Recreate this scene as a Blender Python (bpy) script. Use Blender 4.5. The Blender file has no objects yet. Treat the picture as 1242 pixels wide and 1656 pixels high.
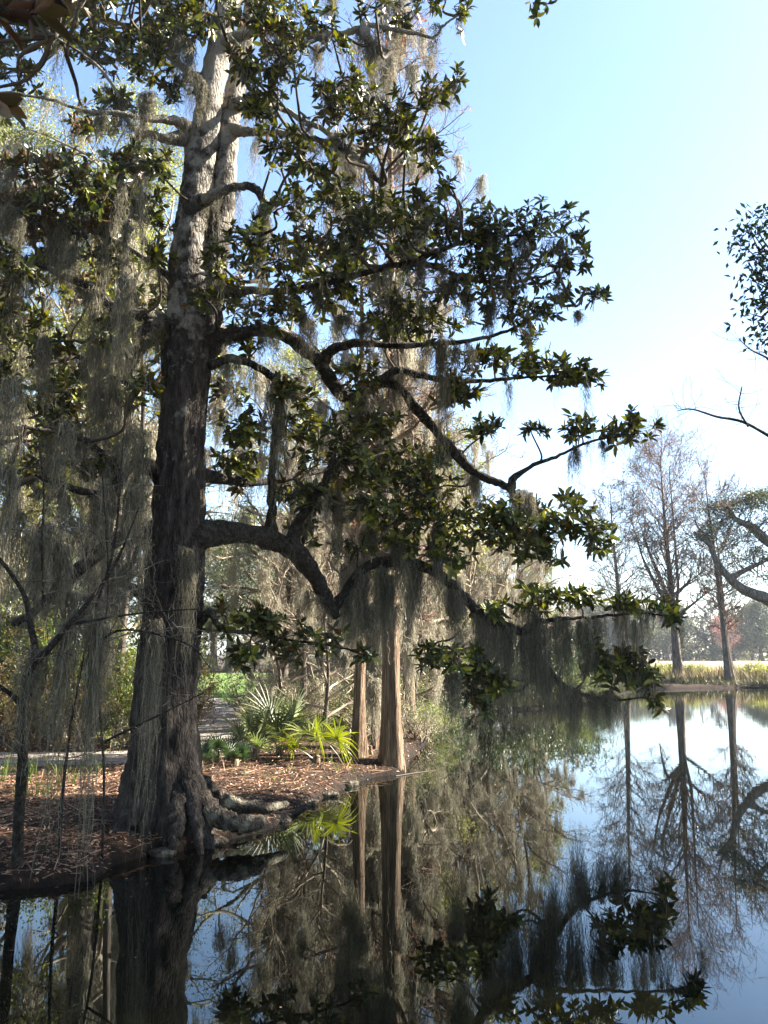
import bpy, math
import numpy as np
from mathutils import Vector
R = math.radians
PI = math.pi
scene = bpy.context.scene
col = scene.collection

# ---------------------------------------------------------------- camera
CAM_H = 2.3
PITCH = R(10.1)
FPX = 28.0 / 36.0 * 1656.0
cam_d = bpy.data.cameras.new("camera")
cam_d.sensor_fit = 'VERTICAL'; cam_d.sensor_height = 36.0; cam_d.sensor_width = 27.0
cam_d.lens = 28.0; cam_d.clip_start = 0.05; cam_d.clip_end = 3000
cam = bpy.data.objects.new("camera", cam_d); col.objects.link(cam)
cam.location = (0, 0, CAM_H); cam.rotation_euler = (R(90) + PITCH, 0, 0)
scene.camera = cam

# ---------------------------------------------------------------- world, sun, exposure
SUN_AZ = 75.0      # degrees clockwise from the view direction (+Y)
SUN_EL = 37.0
world = bpy.data.worlds.new("World"); scene.world = world; world.use_nodes = True
wn = world.node_tree.nodes; wl = world.node_tree.links
bg = wn["Background"]
sky = wn.new("ShaderNodeTexSky"); sky.sky_type = 'NISHITA'; sky.sun_disc = False
sky.sun_elevation = R(SUN_EL); sky.sun_rotation = R(SUN_AZ)
sky.air_density = 1.0; sky.dust_density = .7; sky.ozone_density = 2.1
wl.new(sky.outputs[0], bg.inputs[0]); bg.inputs[1].default_value = 0.058
sun_d = bpy.data.lights.new("sun", 'SUN'); sun_d.energy = 5.0; sun_d.angle = R(0.55); sun_d.color = (1.0, 0.93, 0.80)
sun = bpy.data.objects.new("sun", sun_d); col.objects.link(sun)
sd = Vector((math.sin(R(SUN_AZ)) * math.cos(R(SUN_EL)), math.cos(R(SUN_AZ)) * math.cos(R(SUN_EL)), math.sin(R(SUN_EL))))
sun.rotation_euler = sd.to_track_quat('Z', 'Y').to_euler()
scene.view_settings.view_transform = 'Standard'; scene.view_settings.look = 'None'
scene.view_settings.exposure = 2.88; scene.view_settings.gamma = 1.0
scene.view_settings.use_curve_mapping = False
scene.cycles.max_bounces = 6; scene.cycles.diffuse_bounces = 2; scene.cycles.glossy_bounces = 3
scene.cycles.transmission_bounces = 3; scene.cycles.transparent_max_bounces = 4

# ---------------------------------------------------------------- helpers
SP, CP = math.sin(PITCH), math.cos(PITCH)
def ray(px, py):
    u = (px - 621.0) / FPX; v = (828.0 - py) / FPX
    return u, CP - v * SP, SP + v * CP
def at(px, py, Y):
    dx, dy, dz = ray(px, py); t = Y / dy
    return np.array([dx * t, Y, CAM_H + dz * t])
def mpp(px, py, Y):            # metres per photo pixel at that place
    return (Y / ray(px, py)[1]) / FPX
def on_plane(px, py, z=0.0):
    dx, dy, dz = ray(px, py); t = (z - CAM_H) / dz
    return np.array([dx * t, dy * t])
def nrm(a):
    return a / np.maximum(np.linalg.norm(a, axis=-1, keepdims=True), 1e-9)

class MB:
    def __init__(s): s.v = []; s.f = {3: [], 4: []}; s.n = 0; s.m = {3: [], 4: []}
    def add(s, V, F, mat=0):
        V = np.asarray(V, float).reshape(-1, 3); F = np.asarray(F, int)
        if len(V) == 0 or len(F) == 0: return s
        k = F.shape[-1]; F = F.reshape(-1, k)
        s.v.append(V); s.f[k].append(F + s.n); s.m[k].append(np.full(len(F), mat)); s.n += len(V); return s
    def build(s, name, mats, parent=None, smooth=True, loc=None):
        V = np.concatenate(s.v) if s.v else np.zeros((0, 3))
        org = np.zeros(3)
        if parent is not None and loc is None: org = np.array(WORLD_LOC.get(parent.name, (0, 0, 0)))
        if loc is not None: org = np.array(loc)
        V = V - org
        me = bpy.data.meshes.new(name); me.vertices.add(len(V)); me.vertices.foreach_set("co", V.astype(np.float32).ravel())
        f3 = np.concatenate(s.f[3]) if s.f[3] else np.zeros((0, 3), int)
        f4 = np.concatenate(s.f[4]) if s.f[4] else np.zeros((0, 4), int)
        mi = np.concatenate([np.concatenate(s.m[k]) for k in (3, 4) if s.m[k]]) if s.n else np.zeros(0, int)
        loops = np.concatenate([f3.ravel(), f4.ravel()]).astype(np.int32)
        tot = np.concatenate([np.full(len(f3), 3), np.full(len(f4), 4)]).astype(np.int32)
        st = np.concatenate([[0], np.cumsum(tot)[:-1]]).astype(np.int32)
        me.loops.add(len(loops)); me.loops.foreach_set("vertex_index", loops)
        me.polygons.add(len(tot)); me.polygons.foreach_set("loop_start", st); me.polygons.foreach_set("loop_total", tot)
        if not isinstance(mats, (list, tuple)): mats = [mats]
        for m in mats: me.materials.append(m)
        me.polygons.foreach_set("material_index", mi.astype(np.int32))
        me.polygons.foreach_set("use_smooth", np.full(len(tot), smooth))
        me.update(calc_edges=True)
        o = bpy.data.objects.new(name, me); col.objects.link(o)
        if parent is not None: o.parent = parent
        elif loc is not None: o.location = loc
        return o
WORLD_LOC = {}
def tag(o, label, cat, group=None, kind=None):
    if label: o["label"] = label
    if cat: o["category"] = cat
    if group: o["group"] = group
    if kind: o["kind"] = kind
    return o
def empty(name, loc, label, cat, group=None):
    o = bpy.data.objects.new(name, None); col.objects.link(o); o.location = loc; o.empty_display_size = 0.3
    WORLD_LOC[o.name] = tuple(float(c) for c in loc)
    return tag(o, label, cat, group)
def structure(o, label=None):
    o["kind"] = "structure"
    if label: o["label"] = label
    return o

def catmull(P, n=6):
    P = np.asarray(P, float); Q = np.vstack([2 * P[0] - P[1], P, 2 * P[-1] - P[-2]]); out = []
    for i in range(1, len(Q) - 2):
        p0, p1, p2, p3 = Q[i - 1], Q[i], Q[i + 1], Q[i + 2]
        for t in np.arange(n) / n:
            out.append(0.5 * (2 * p1 + (p2 - p0) * t + (2 * p0 - 5 * p1 + 4 * p2 - p3) * t * t + (3 * p1 - p0 - 3 * p2 + p3) * t ** 3))
    out.append(P[-1]); return np.array(out)
def tube(mb, P, r, k=10, rng=None, rough=0.0, cap=True, mat=0):
    P = np.asarray(P, float); r = np.broadcast_to(np.asarray(r, float), (len(P),)).copy(); n = len(P)
    T = nrm(np.gradient(P, axis=0))
    ref = np.array([0.13, -0.35, 0.92]) if abs(T[:, 2]).mean() < 0.7 else np.array([0.1, 1.0, 0.05])
    A = nrm(np.cross(T, ref)); B = np.cross(T, A)
    th = np.arange(k) * 2 * PI / k
    rr = np.repeat(r[:, None], k, 1)
    if rng is not None and rough:
        nz = rng.normal(0, 1, (n, k)); nz = (nz + np.roll(nz, 1, 1) + np.roll(nz, 1, 0)) / 1.7
        lob = rng.normal(0, 1, k)[None] * 0.7; rr = rr * (1 + rough * (nz + lob))
    V = P[:, None] + A[:, None] * (np.cos(th)[None, :, None] * rr[..., None]) + B[:, None] * (np.sin(th)[None, :, None] * rr[..., None])
    i = np.arange(n - 1)[:, None] * k; j = np.arange(k)[None]; j2 = (j + 1) % k
    F = np.stack([i + j, i + j2, i + k + j2, i + k + j], -1).reshape(-1, 4)
    mb.add(V.reshape(-1, 3), F, mat)
    if cap:
        for e, s in ((0, 1), (n - 1, -1)):
            ring = V[e]; c = ring.mean(0) - T[e] * s * r[e] * 0.5
            idx = np.arange(k); F3 = np.stack([np.full(k, k), (idx + 1) % k if s > 0 else idx, idx if s > 0 else (idx + 1) % k], -1)
            mb.add(np.vstack([ring, c]), F3, mat)
def prisms(mb, P0, P1, r0, r1, k=3, mat=0):
    P0 = np.asarray(P0, float); P1 = np.asarray(P1, float); M = len(P0)
    if M == 0: return
    r0 = np.broadcast_to(r0, (M,)); r1 = np.broadcast_to(r1, (M,))
    T = nrm(P1 - P0); ref = np.where(np.abs(T[:, 2:3]) < 0.8, np.array([[0, 0, 1.0]]), np.array([[0, 1.0, 0]]))
    A = nrm(np.cross(T, ref)); B = np.cross(T, A); th = np.arange(k) * 2 * PI / k
    c, s = np.cos(th)[None, :, None], np.sin(th)[None, :, None]
    D = A[:, None] * c + B[:, None] * s
    V = np.concatenate([P0[:, None] + D * r0[:, None, None], P1[:, None] + D * r1[:, None, None]], 1)
    j = np.arange(k); F = np.stack([j, (j + 1) % k, (j + 1) % k + k, j + k], -1)
    F = F[None] + (np.arange(M) * 2 * k)[:, None, None]
    mb.add(V.reshape(-1, 3), F.reshape(-1, 4), mat)
MAG_T = np.array([[0, 0, 0], [.38, .5, .05], [.72, .40, .02], [1, 0, -.10], [.38, -.5, .05], [.72, -.40, .02], [.38, 0, -.02], [.72, 0, -.05]])
MAG_F3 = np.array([[0, 6, 1], [7, 3, 2], [0, 4, 6], [7, 5, 3]]); MAG_F4 = np.array([[6, 7, 2, 1], [4, 5, 7, 6]])
def leaf_frames(D, U):
    X = nrm(D); Yv = nrm(np.cross(U, X)); Z = np.cross(X, Yv); return X, Yv, Z
def big_leaves(mb, P, D, U, L, W, mat=0):
    M = len(P)
    if M == 0: return
    X, Yv, Z = leaf_frames(D, U)
    L = np.broadcast_to(L, (M,))[:, None, None]; W = np.broadcast_to(W, (M,))[:, None, None]
    V = P[:, None] + X[:, None] * MAG_T[None, :, 0:1] * L + Yv[:, None] * MAG_T[None, :, 1:2] * W + Z[:, None] * MAG_T[None, :, 2:3] * L
    b = (np.arange(M) * 8)[:, None, None]; n0 = mb.n
    mb.add(V.reshape(-1, 3), (MAG_F3[None] + b).reshape(-1, 3), mat)
    mb.f[4].append((MAG_F4[None] + b).reshape(-1, 4) + n0); mb.m[4].append(np.full(M * 2, mat))
SM_T = np.array([[0, 0, 0], [.5, .5, .06], [1, 0, -.05], [.5, -.5, .06]])
def small_leaves(mb, P, D, U, L, W, mat=0):
    M = len(P)
    if M == 0: return
    X, Yv, Z = leaf_frames(D, U)
    L = np.broadcast_to(L, (M,))[:, None, None]; W = np.broadcast_to(W, (M,))[:, None, None]
    V = P[:, None] + X[:, None] * SM_T[None, :, 0:1] * L + Yv[:, None] * SM_T[None, :, 1:2] * W + Z[:, None] * SM_T[None, :, 2:3] * L
    mb.add(V.reshape(-1, 3), (np.array([[0, 3, 2, 1]])[None] + (np.arange(M) * 4)[:, None, None]).reshape(-1, 4), mat)
def rdir(rng, n, zs=1.0):
    d = rng.normal(0, 1, (n, 3)); d[:, 2] *= zs; return nrm(d)
def moss_strands(mb, P, L, spread, w, rng, seg=7, taper=0.6, mat=0):
    """strands hanging from P (M,3), length L (M,)"""
    M = len(P); L = np.broadcast_to(L, (M,))
    t = np.linspace(0, 1, seg + 1)
    C = P[:, None] + np.zeros((M, seg + 1, 3)); C[..., 2] -= t[None] * L[:, None]
    wx = np.cumsum(rng.normal(0, 1, (M, seg + 1, 2)), 1) * spread * (0.35 + 0.9 * t)[None, :, None] * 0.35
    C[..., :2] += wx
    a = rng.uniform(0, PI, M); a = a[:, None] + rng.normal(0, .5, (M, seg + 1))
    side = np.stack([np.cos(a), np.sin(a), np.zeros_like(a)], -1)
    ww = (w * (1 - taper * t ** 2))[None, :, None] * rng.uniform(.5, 1.4, (M, seg + 1))[..., None]
    V = np.stack([C - side * ww / 2, C + side * ww / 2], 2)
    i = np.arange(seg) * 2; F = np.stack([i, i + 1, i + 3, i + 2], -1)[None] + (np.arange(M) * (seg + 1) * 2)[:, None, None]
    mb.add(V.reshape(-1, 3), F.reshape(-1, 4), mat)
def moss_hank(mb, top, length, width, rng, dens=1.0, w=0.006, depth=None):
    """one beard: several tapered, curly tufts side by side"""
    top = np.asarray(top, float); depth = depth or width; seg = 13
    nt = max(2, int(round(1.5 + width / 0.065)))
    lean = rng.normal(0, .03, 2) * length
    for k in range(nt):
        fx = rng.uniform(-.5, .5)
        off = np.array([fx * width, rng.uniform(-.35, .35) * depth, rng.uniform(-.12, .05) * min(1, length)])
        ln = length * (rng.uniform(.35, 1.0) if k else 1.0) * (1 - .5 * abs(fx))
        m = max(5, int(26 * dens)); tw = min(width * .15, .036) + .007
        t = np.linspace(0, 1, seg + 1)[None]; LL = ln * rng.uniform(.2, 1.0, m) ** .7; zz = t * LL[:, None]; sN = zz / ln
        prof = (.35 + 1.1 * np.sin(PI * np.clip(sN * .8 + .12, 0, 1))) * (1 - sN * .55)
        q = rng.normal(0, 1, (m, 2)) * tw
        cur = rng.normal(0, .013, (m, seg + 1, 2)) + np.cumsum(rng.normal(0, .010 + .004 * min(ln, 1.5), (m, seg + 1, 2)), 1)
        C = np.zeros((m, seg + 1, 3)); C[..., :2] = (top + off)[:2] + q[:, None] * prof[..., None] + cur + lean * (sN[..., None] ** 1.3); C[..., 2] = (top + off)[2] - zz + rng.normal(0, .02, m)[:, None]
        a = rng.uniform(0, PI, m)[:, None] + np.cumsum(rng.normal(0, .6, (m, seg + 1)), 1); side = np.stack([np.cos(a), np.sin(a), np.zeros_like(a)], -1)
        ww = (w * (1.15 - .8 * t))[..., None] * rng.uniform(.35, 1.7, (m, seg + 1))[..., None]
        V = np.stack([C - side * ww / 2, C + side * ww / 2], 2); i = np.arange(seg) * 2
        F = np.stack([i, i + 1, i + 3, i + 2], -1)[None] + (np.arange(m) * (seg + 1) * 2)[:, None, None]; mb.add(V.reshape(-1, 3), F.reshape(-1, 4))
        m2 = int(95 * dens); ii = rng.integers(0, m, m2); jj = rng.integers(0, seg, m2); P2 = C[ii, jj]
        d = rng.normal(0, 1, (m2, 3)); d[:, 2] = -abs(d[:, 2]) * 1.3; d = nrm(d) * (rng.uniform(.02, .10, m2) * min(1, ln * 1.4))[:, None]
        mid = P2 + d * .5 + rng.normal(0, .012, (m2, 3)); prisms(mb, P2, mid, w * .32, w * .26); prisms(mb, mid, P2 + d * np.array([.6, .6, 1.2]), w * .26, w * .12)

# ---------------------------------------------------------------- materials
def new_mat(name):
    m = bpy.data.materials.new(name); m.use_nodes = True; nt = m.node_tree
    return m, nt, nt.nodes, nt.links, nt.nodes["Principled BSDF"]
def ramp(nd, stops):
    r = nd.new("ShaderNodeValToRGB"); e = r.color_ramp.elements
    while len(e) > 1: e.remove(e[-1])
    e[0].position = stops[0][0]; e[0].color = (*stops[0][1], 1)
    for p, c in stops[1:]:
        x = e.new(p); x.color = (*c, 1)
    return r
def leaf_mat(name, stops, rough=.45, trans=.25, under=None, spec=.5, tcol=None):
    m, nt, nd, lk, b = new_mat(name)
    g = nd.new("ShaderNodeNewGeometry"); r = ramp(nd, stops); lk.new(g.outputs["Random Per Island"], r.inputs[0])
    n = nd.new("ShaderNodeTexNoise"); n.inputs["Scale"].default_value = 1.3; n.inputs["Detail"].default_value = 2
    tc = nd.new("ShaderNodeTexCoord"); lk.new(tc.outputs["Object"], n.inputs["Vector"])
    hs = nd.new("ShaderNodeHueSaturation"); mr = nd.new("ShaderNodeMapRange")
    mr.inputs[1].default_value = .3; mr.inputs[2].default_value = .7; mr.inputs[3].default_value = .6; mr.inputs[4].default_value = 1.4
    lk.new(n.outputs[0], mr.inputs[0]); lk.new(mr.outputs[0], hs.inputs["Value"]); lk.new(r.outputs[0], hs.inputs["Color"])
    out = hs.outputs[0]
    if under:
        mx = nd.new("ShaderNodeMix"); mx.data_type = 'RGBA'; lk.new(g.outputs["Backfacing"], mx.inputs[0])
        lk.new(out, mx.inputs[6]); 
        r2 = ramp(nd, under); lk.new(g.outputs["Random Per Island"], r2.inputs[0]); lk.new(r2.outputs[0], mx.inputs[7]); out = mx.outputs[2]
    lk.new(out, b.inputs["Base Color"]); b.inputs["Roughness"].default_value = rough
    b.inputs["Specular IOR Level"].default_value = spec
    if trans:
        tr = nd.new("ShaderNodeBsdfTranslucent"); ms = nd.new("ShaderNodeMixShader"); ms.inputs[0].default_value = trans
        h2 = nd.new("ShaderNodeHueSaturation"); h2.inputs["Value"].default_value = 2.2; h2.inputs["Saturation"].default_value = 1.15
        lk.new(hs.outputs[0], h2.inputs["Color"]); lk.new(h2.outputs[0], tr.inputs[0])
        o = nd["Material Output"]; lk.new(b.outputs[0], ms.inputs[1]); lk.new(tr.outputs[0], ms.inputs[2]); lk.new(ms.outputs[0], o.inputs[0])
    return m
def bark_mat(name, dark, mid, light, sx=10, sz=2.2, bump=.6, lichen=None, lich_at=.62, lit_grad=None):
    m, nt, nd, lk, b = new_mat(name)
    tc = nd.new("ShaderNodeTexCoord"); mp = nd.new("ShaderNodeMapping"); mp.inputs["Scale"].default_value = (sx, sx, sz)
    lk.new(tc.outputs["Object"], mp.inputs[0])
    n = nd.new("ShaderNodeTexNoise"); n.inputs["Scale"].default_value = 1; n.inputs["Detail"].default_value = 8; n.inputs["Roughness"].default_value = .65
    lk.new(mp.outputs[0], n.inputs["Vector"])
    v = nd.new("ShaderNodeTexVoronoi"); v.feature = 'DISTANCE_TO_EDGE'; v.inputs["Scale"].default_value = 1.6; lk.new(mp.outputs[0], v.inputs["Vector"])
    r = ramp(nd, [(.3, dark), (.5, mid), (.68, light)]); lk.new(n.outputs[0], r.inputs[0]); out = r.outputs[0]
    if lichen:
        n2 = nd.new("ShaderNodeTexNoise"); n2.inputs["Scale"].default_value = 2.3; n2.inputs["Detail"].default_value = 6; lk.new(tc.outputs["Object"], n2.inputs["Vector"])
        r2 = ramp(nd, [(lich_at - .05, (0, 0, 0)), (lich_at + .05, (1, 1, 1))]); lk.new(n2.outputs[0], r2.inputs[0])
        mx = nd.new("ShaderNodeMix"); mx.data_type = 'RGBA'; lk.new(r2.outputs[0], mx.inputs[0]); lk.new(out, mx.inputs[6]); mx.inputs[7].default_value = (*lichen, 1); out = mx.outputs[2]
        if lit_grad:      # lichen colour grows with height, painting in the sunlit upper trunk and limbs
            sp = nd.new("ShaderNodeSeparateXYZ"); lk.new(tc.outputs["Object"], sp.inputs[0]); g = nd.new("ShaderNodeMapRange"); g.inputs[1].default_value = lit_grad[0]; g.inputs[2].default_value = lit_grad[1]; g.inputs[3].default_value = -.06; g.inputs[4].default_value = .22
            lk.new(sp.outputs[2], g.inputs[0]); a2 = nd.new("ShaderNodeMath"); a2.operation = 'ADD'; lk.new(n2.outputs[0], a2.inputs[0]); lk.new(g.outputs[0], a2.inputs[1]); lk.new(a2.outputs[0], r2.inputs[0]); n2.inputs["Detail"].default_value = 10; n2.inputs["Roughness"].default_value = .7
    lk.new(out, b.inputs["Base Color"]); b.inputs["Roughness"].default_value = .9; b.inputs["Specular IOR Level"].default_value = .15
    ad = nd.new("ShaderNodeMath"); ad.operation = 'ADD'; lk.new(n.outputs[0], ad.inputs[0])
    vr = nd.new("ShaderNodeMath"); vr.operation = 'MINIMUM'; vr.inputs[1].default_value = .25; lk.new(v.outputs[0], vr.inputs[0]); lk.new(vr.outputs[0], ad.inputs[1])
    bp = nd.new("ShaderNodeBump"); bp.inputs["Strength"].default_value = bump; bp.inputs["Distance"].default_value = .05
    lk.new(ad.outputs[0], bp.inputs["Height"]); lk.new(bp.outputs[0], b.inputs["Normal"])
    return m
def fibre_mat(name, stops, trans=.3, rough=.9):
    m, nt, nd, lk, b = new_mat(name)
    g = nd.new("ShaderNodeNewGeometry"); r = ramp(nd, stops); lk.new(g.outputs["Random Per Island"], r.inputs[0])
    lk.new(r.outputs[0], b.inputs["Base Color"]); b.inputs["Roughness"].default_value = rough; b.inputs["Specular IOR Level"].default_value = .1
    if trans:
        tr = nd.new("ShaderNodeBsdfTranslucent"); ms = nd.new("ShaderNodeMixShader"); ms.inputs[0].default_value = trans
        lk.new(r.outputs[0], tr.inputs[0]); o = nd["Material Output"]
        lk.new(b.outputs[0], ms.inputs[1]); lk.new(tr.outputs[0], ms.inputs[2]); lk.new(ms.outputs[0], o.inputs[0])
    return m
def ground_mat(name, stops, scale=3, detail=10, bump=.5, rough=.95, fine=None):
    m, nt, nd, lk, b = new_mat(name)
    tc = nd.new("ShaderNodeTexCoord"); n = nd.new("ShaderNodeTexNoise"); n.inputs["Scale"].default_value = scale
    n.inputs["Detail"].default_value = detail; n.inputs["Roughness"].default_value = .7; lk.new(tc.outputs["Object"], n.inputs["Vector"])
    r = ramp(nd, stops); lk.new(n.outputs[0], r.inputs[0]); lk.new(r.outputs[0], b.inputs["Base Color"])
    b.inputs["Roughness"].default_value = rough; b.inputs["Specular IOR Level"].default_value = .2
    n3 = nd.new("ShaderNodeTexNoise"); n3.inputs["Scale"].default_value = fine or scale * 6; n3.inputs["Detail"].default_value = 6
    lk.new(tc.outputs["Object"], n3.inputs["Vector"])
    bp = nd.new("ShaderNodeBump"); bp.inputs["Strength"].default_value = bump; bp.inputs["Distance"].default_value = .05
    lk.new(n3.outputs[0], bp.inputs["Height"]); lk.new(bp.outputs[0], b.inputs["Normal"])
    return m
M = {}
M['mag_leaf'] = leaf_mat("magnolia_leaf", [(0, (.014, .021, .005)), (.35, (.034, .046, .008)), (.65, (.085, .095, .014)), (1, (.25, .24, .035))], rough=.42, trans=.10,
                         under=[(0, (.028, .034, .012)), (.6, (.045, .045, .018)), (.8, (.085, .045, .018)), (1, (.13, .06, .02))], spec=.28)
M['mag_leaf_old'] = leaf_mat("magnolia_leaf_rust", [(0, (.012, .022, .007)), (.7, (.03, .045, .012)), (1, (.08, .09, .02))], rough=.4, trans=.15,
                         under=[(0, (.06, .03, .012)), (.5, (.11, .05, .018)), (1, (.17, .075, .025))])
M['near_leaf'] = leaf_mat("near_leaf", [(0, (.010, .012, .005)), (1, (.03, .025, .01))], rough=.5, trans=.04, under=[(0, (.016, .009, .006)), (.7, (.035, .014, .008)), (1, (.075, .026, .01))], spec=.2)  # rusty undersides, base colour darkened in place of shade overhead
M['oak_leaf'] = leaf_mat("oak_leaf", [(0, (.06, .07, .022)), (.5, (.135, .145, .04)), (1, (.27, .26, .085))], rough=.5, trans=.35, spec=.4)
M['oak_grey'] = leaf_mat("oak_leaf_grey", [(0, (.02, .028, .012)), (.5, (.05, .06, .028)), (1, (.12, .125, .06))], rough=.5, trans=.2)
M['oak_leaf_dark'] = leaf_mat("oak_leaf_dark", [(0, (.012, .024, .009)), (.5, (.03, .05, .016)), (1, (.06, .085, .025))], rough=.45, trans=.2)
M['shrub_leaf'] = leaf_mat("shrub_leaf", [(0, (.03, .055, .012)), (.5, (.07, .11, .02)), (.85, (.15, .18, .03)), (1, (.28, .17, .04))], rough=.5, trans=.35)
M['shrub_brown'] = leaf_mat("shrub_leaf_brown", [(0, (.04, .03, .014)), (.4, (.09, .06, .02)), (.7, (.12, .12, .03)), (1, (.2, .09, .03))], rough=.6, trans=.3)
M['far_leaf'] = leaf_mat("far_leaf", [(0, (.045, .055, .03)), (.6, (.08, .09, .045)), (1, (.12, .12, .06))], rough=.7, trans=.2)
M['red_leaf'] = leaf_mat("red_bud_leaf", [(0, (.22, .09, .08)), (1, (.36, .17, .14))], rough=.7, trans=.3)
M['cyp_leaf'] = leaf_mat("cypress_dry_leaf", [(0, (.13, .06, .035)), (1, (.26, .14, .09))], rough=.8, trans=.3)
M['pal_leaf'] = leaf_mat("palmetto_leaf", [(0, (.05, .07, .022)), (.6, (.13, .15, .055)), (1, (.26, .27, .12))], rough=.5, trans=.25)
M['pal_yellow'] = leaf_mat("palmetto_leaf_yellow", [(0, (.08, .10, .015)), (1, (.22, .23, .035))], rough=.35, trans=.3)
M['reed'] = leaf_mat("reed_blade", [(0, (.03, .028, .016)), (.5, (.08, .062, .034)), (1, (.18, .14, .085))], rough=.6, trans=.3)
M['sedge'] = leaf_mat("sedge_blade", [(0, (.02, .024, .010)), (.6, (.05, .052, .02)), (1, (.11, .09, .04))], rough=.6, trans=.2)
M['straw'] = leaf_mat("straw_blade", [(0, (.15, .12, .075)), (1, (.30, .25, .18))], rough=.8, trans=.3)
M['grass'] = leaf_mat("grass_blade", [(0, (.025, .045, .012)), (.7, (.06, .09, .022)), (1, (.14, .17, .045))], rough=.5, trans=.35)
M['litter'] = leaf_mat("fallen_leaf", [(0, (.05, .024, .014)), (.5, (.18, .088, .048)), (.85, (.34, .19, .11)), (1, (.52, .38, .26))], rough=.65, trans=.05)
M['bark'] = bark_mat("magnolia_bark", (.010, .008, .0065), (.036, .029, .024), (.085, .071, .06), 15, 4.5, 1.0, lichen=(.25, .225, .19), lich_at=.66, lit_grad=(1.5, 11.0))
M['bark_pale'] = bark_mat("magnolia_bark_pale", (.14, .12, .10), (.27, .24, .20), (.42, .38, .33), 11, 5, .5, lichen=(.5, .47, .42), lich_at=.56)
M['limb'] = bark_mat("limb_bark", (.009, .0075, .006), (.03, .025, .020), (.075, .064, .053), 16, 13, 1.0, lichen=(.22, .20, .16), lich_at=.65, lit_grad=(3, 10))
M['cyp_bark'] = bark_mat("cypress_bark", (.055, .034, .022), (.165, .112, .075), (.34, .25, .17), 26, 1.6, 1.0, lichen=(.22, .17, .12), lich_at=.68)
M['far_bark'] = bark_mat("grey_bark", (.04, .032, .026), (.10, .082, .067), (.20, .17, .14), 8, 2, .4)
M['twig'] = fibre_mat("twig", [(0, (.10, .08, .06)), (.6, (.27, .22, .165)), (1, (.48, .40, .31))], trans=0)
M['twig_dark'] = fibre_mat("twig_dark", [(0, (.035, .028, .022)), (1, (.10, .08, .06))], trans=0)
M['twig_mid'] = fibre_mat("twig_mid", [(0, (.05, .04, .03)), (.8, (.12, .1, .08)), (1, (.3, .26, .2))], trans=0)
M['twig_red'] = fibre_mat("twig_red", [(0, (.10, .07, .055)), (1, (.24, .17, .13))], trans=0)
M['moss'] = fibre_mat("spanish_moss", [(0, (.08, .074, .054)), (.5, (.18, .165, .12)), (1, (.34, .31, .235))], trans=.45)
M['moss_far'] = fibre_mat("spanish_moss_far", [(0, (.17, .155, .115)), (.5, (.36, .325, .24)), (1, (.58, .53, .42))], trans=.35)  # paler than the near moss, standing in for sunlight on the wood
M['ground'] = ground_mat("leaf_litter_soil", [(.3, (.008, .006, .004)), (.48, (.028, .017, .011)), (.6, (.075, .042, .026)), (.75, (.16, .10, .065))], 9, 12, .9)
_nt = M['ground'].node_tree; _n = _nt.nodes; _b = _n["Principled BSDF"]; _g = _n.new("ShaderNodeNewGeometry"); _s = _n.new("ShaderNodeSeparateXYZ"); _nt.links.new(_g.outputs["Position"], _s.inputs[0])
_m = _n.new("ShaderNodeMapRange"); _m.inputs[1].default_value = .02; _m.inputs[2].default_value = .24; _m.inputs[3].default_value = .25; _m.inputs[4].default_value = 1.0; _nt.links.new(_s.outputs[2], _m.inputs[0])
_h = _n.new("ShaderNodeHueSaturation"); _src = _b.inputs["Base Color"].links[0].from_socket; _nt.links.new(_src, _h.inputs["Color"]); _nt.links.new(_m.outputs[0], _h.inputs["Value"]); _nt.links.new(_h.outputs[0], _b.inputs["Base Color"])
M['path'] = ground_mat("gravel_path", [(.32, (.10, .075, .055)), (.45, (.24, .20, .17)), (.6, (.36, .32, .28)), (.8, (.5, .45, .41))], 3.5, 14, .8, fine=60)
M['lawn'] = ground_mat("lawn_grass", [(.3, (.04, .075, .014)), (.55, (.085, .14, .026)), (.8, (.16, .20, .05))], 2.5, 10, .6)
M['field'] = ground_mat("dry_marsh", [(.3, (.15, .12, .08)), (.55, (.22, .185, .125)), (.8, (.30, .26, .19))], .25, 10, .3)
M['root'] = bark_mat("root_bark", (.014, .011, .009), (.05, .04, .032), (.12, .10, .08), 12, 9, 1.0, lichen=(.30, .27, .19), lich_at=.62)

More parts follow.
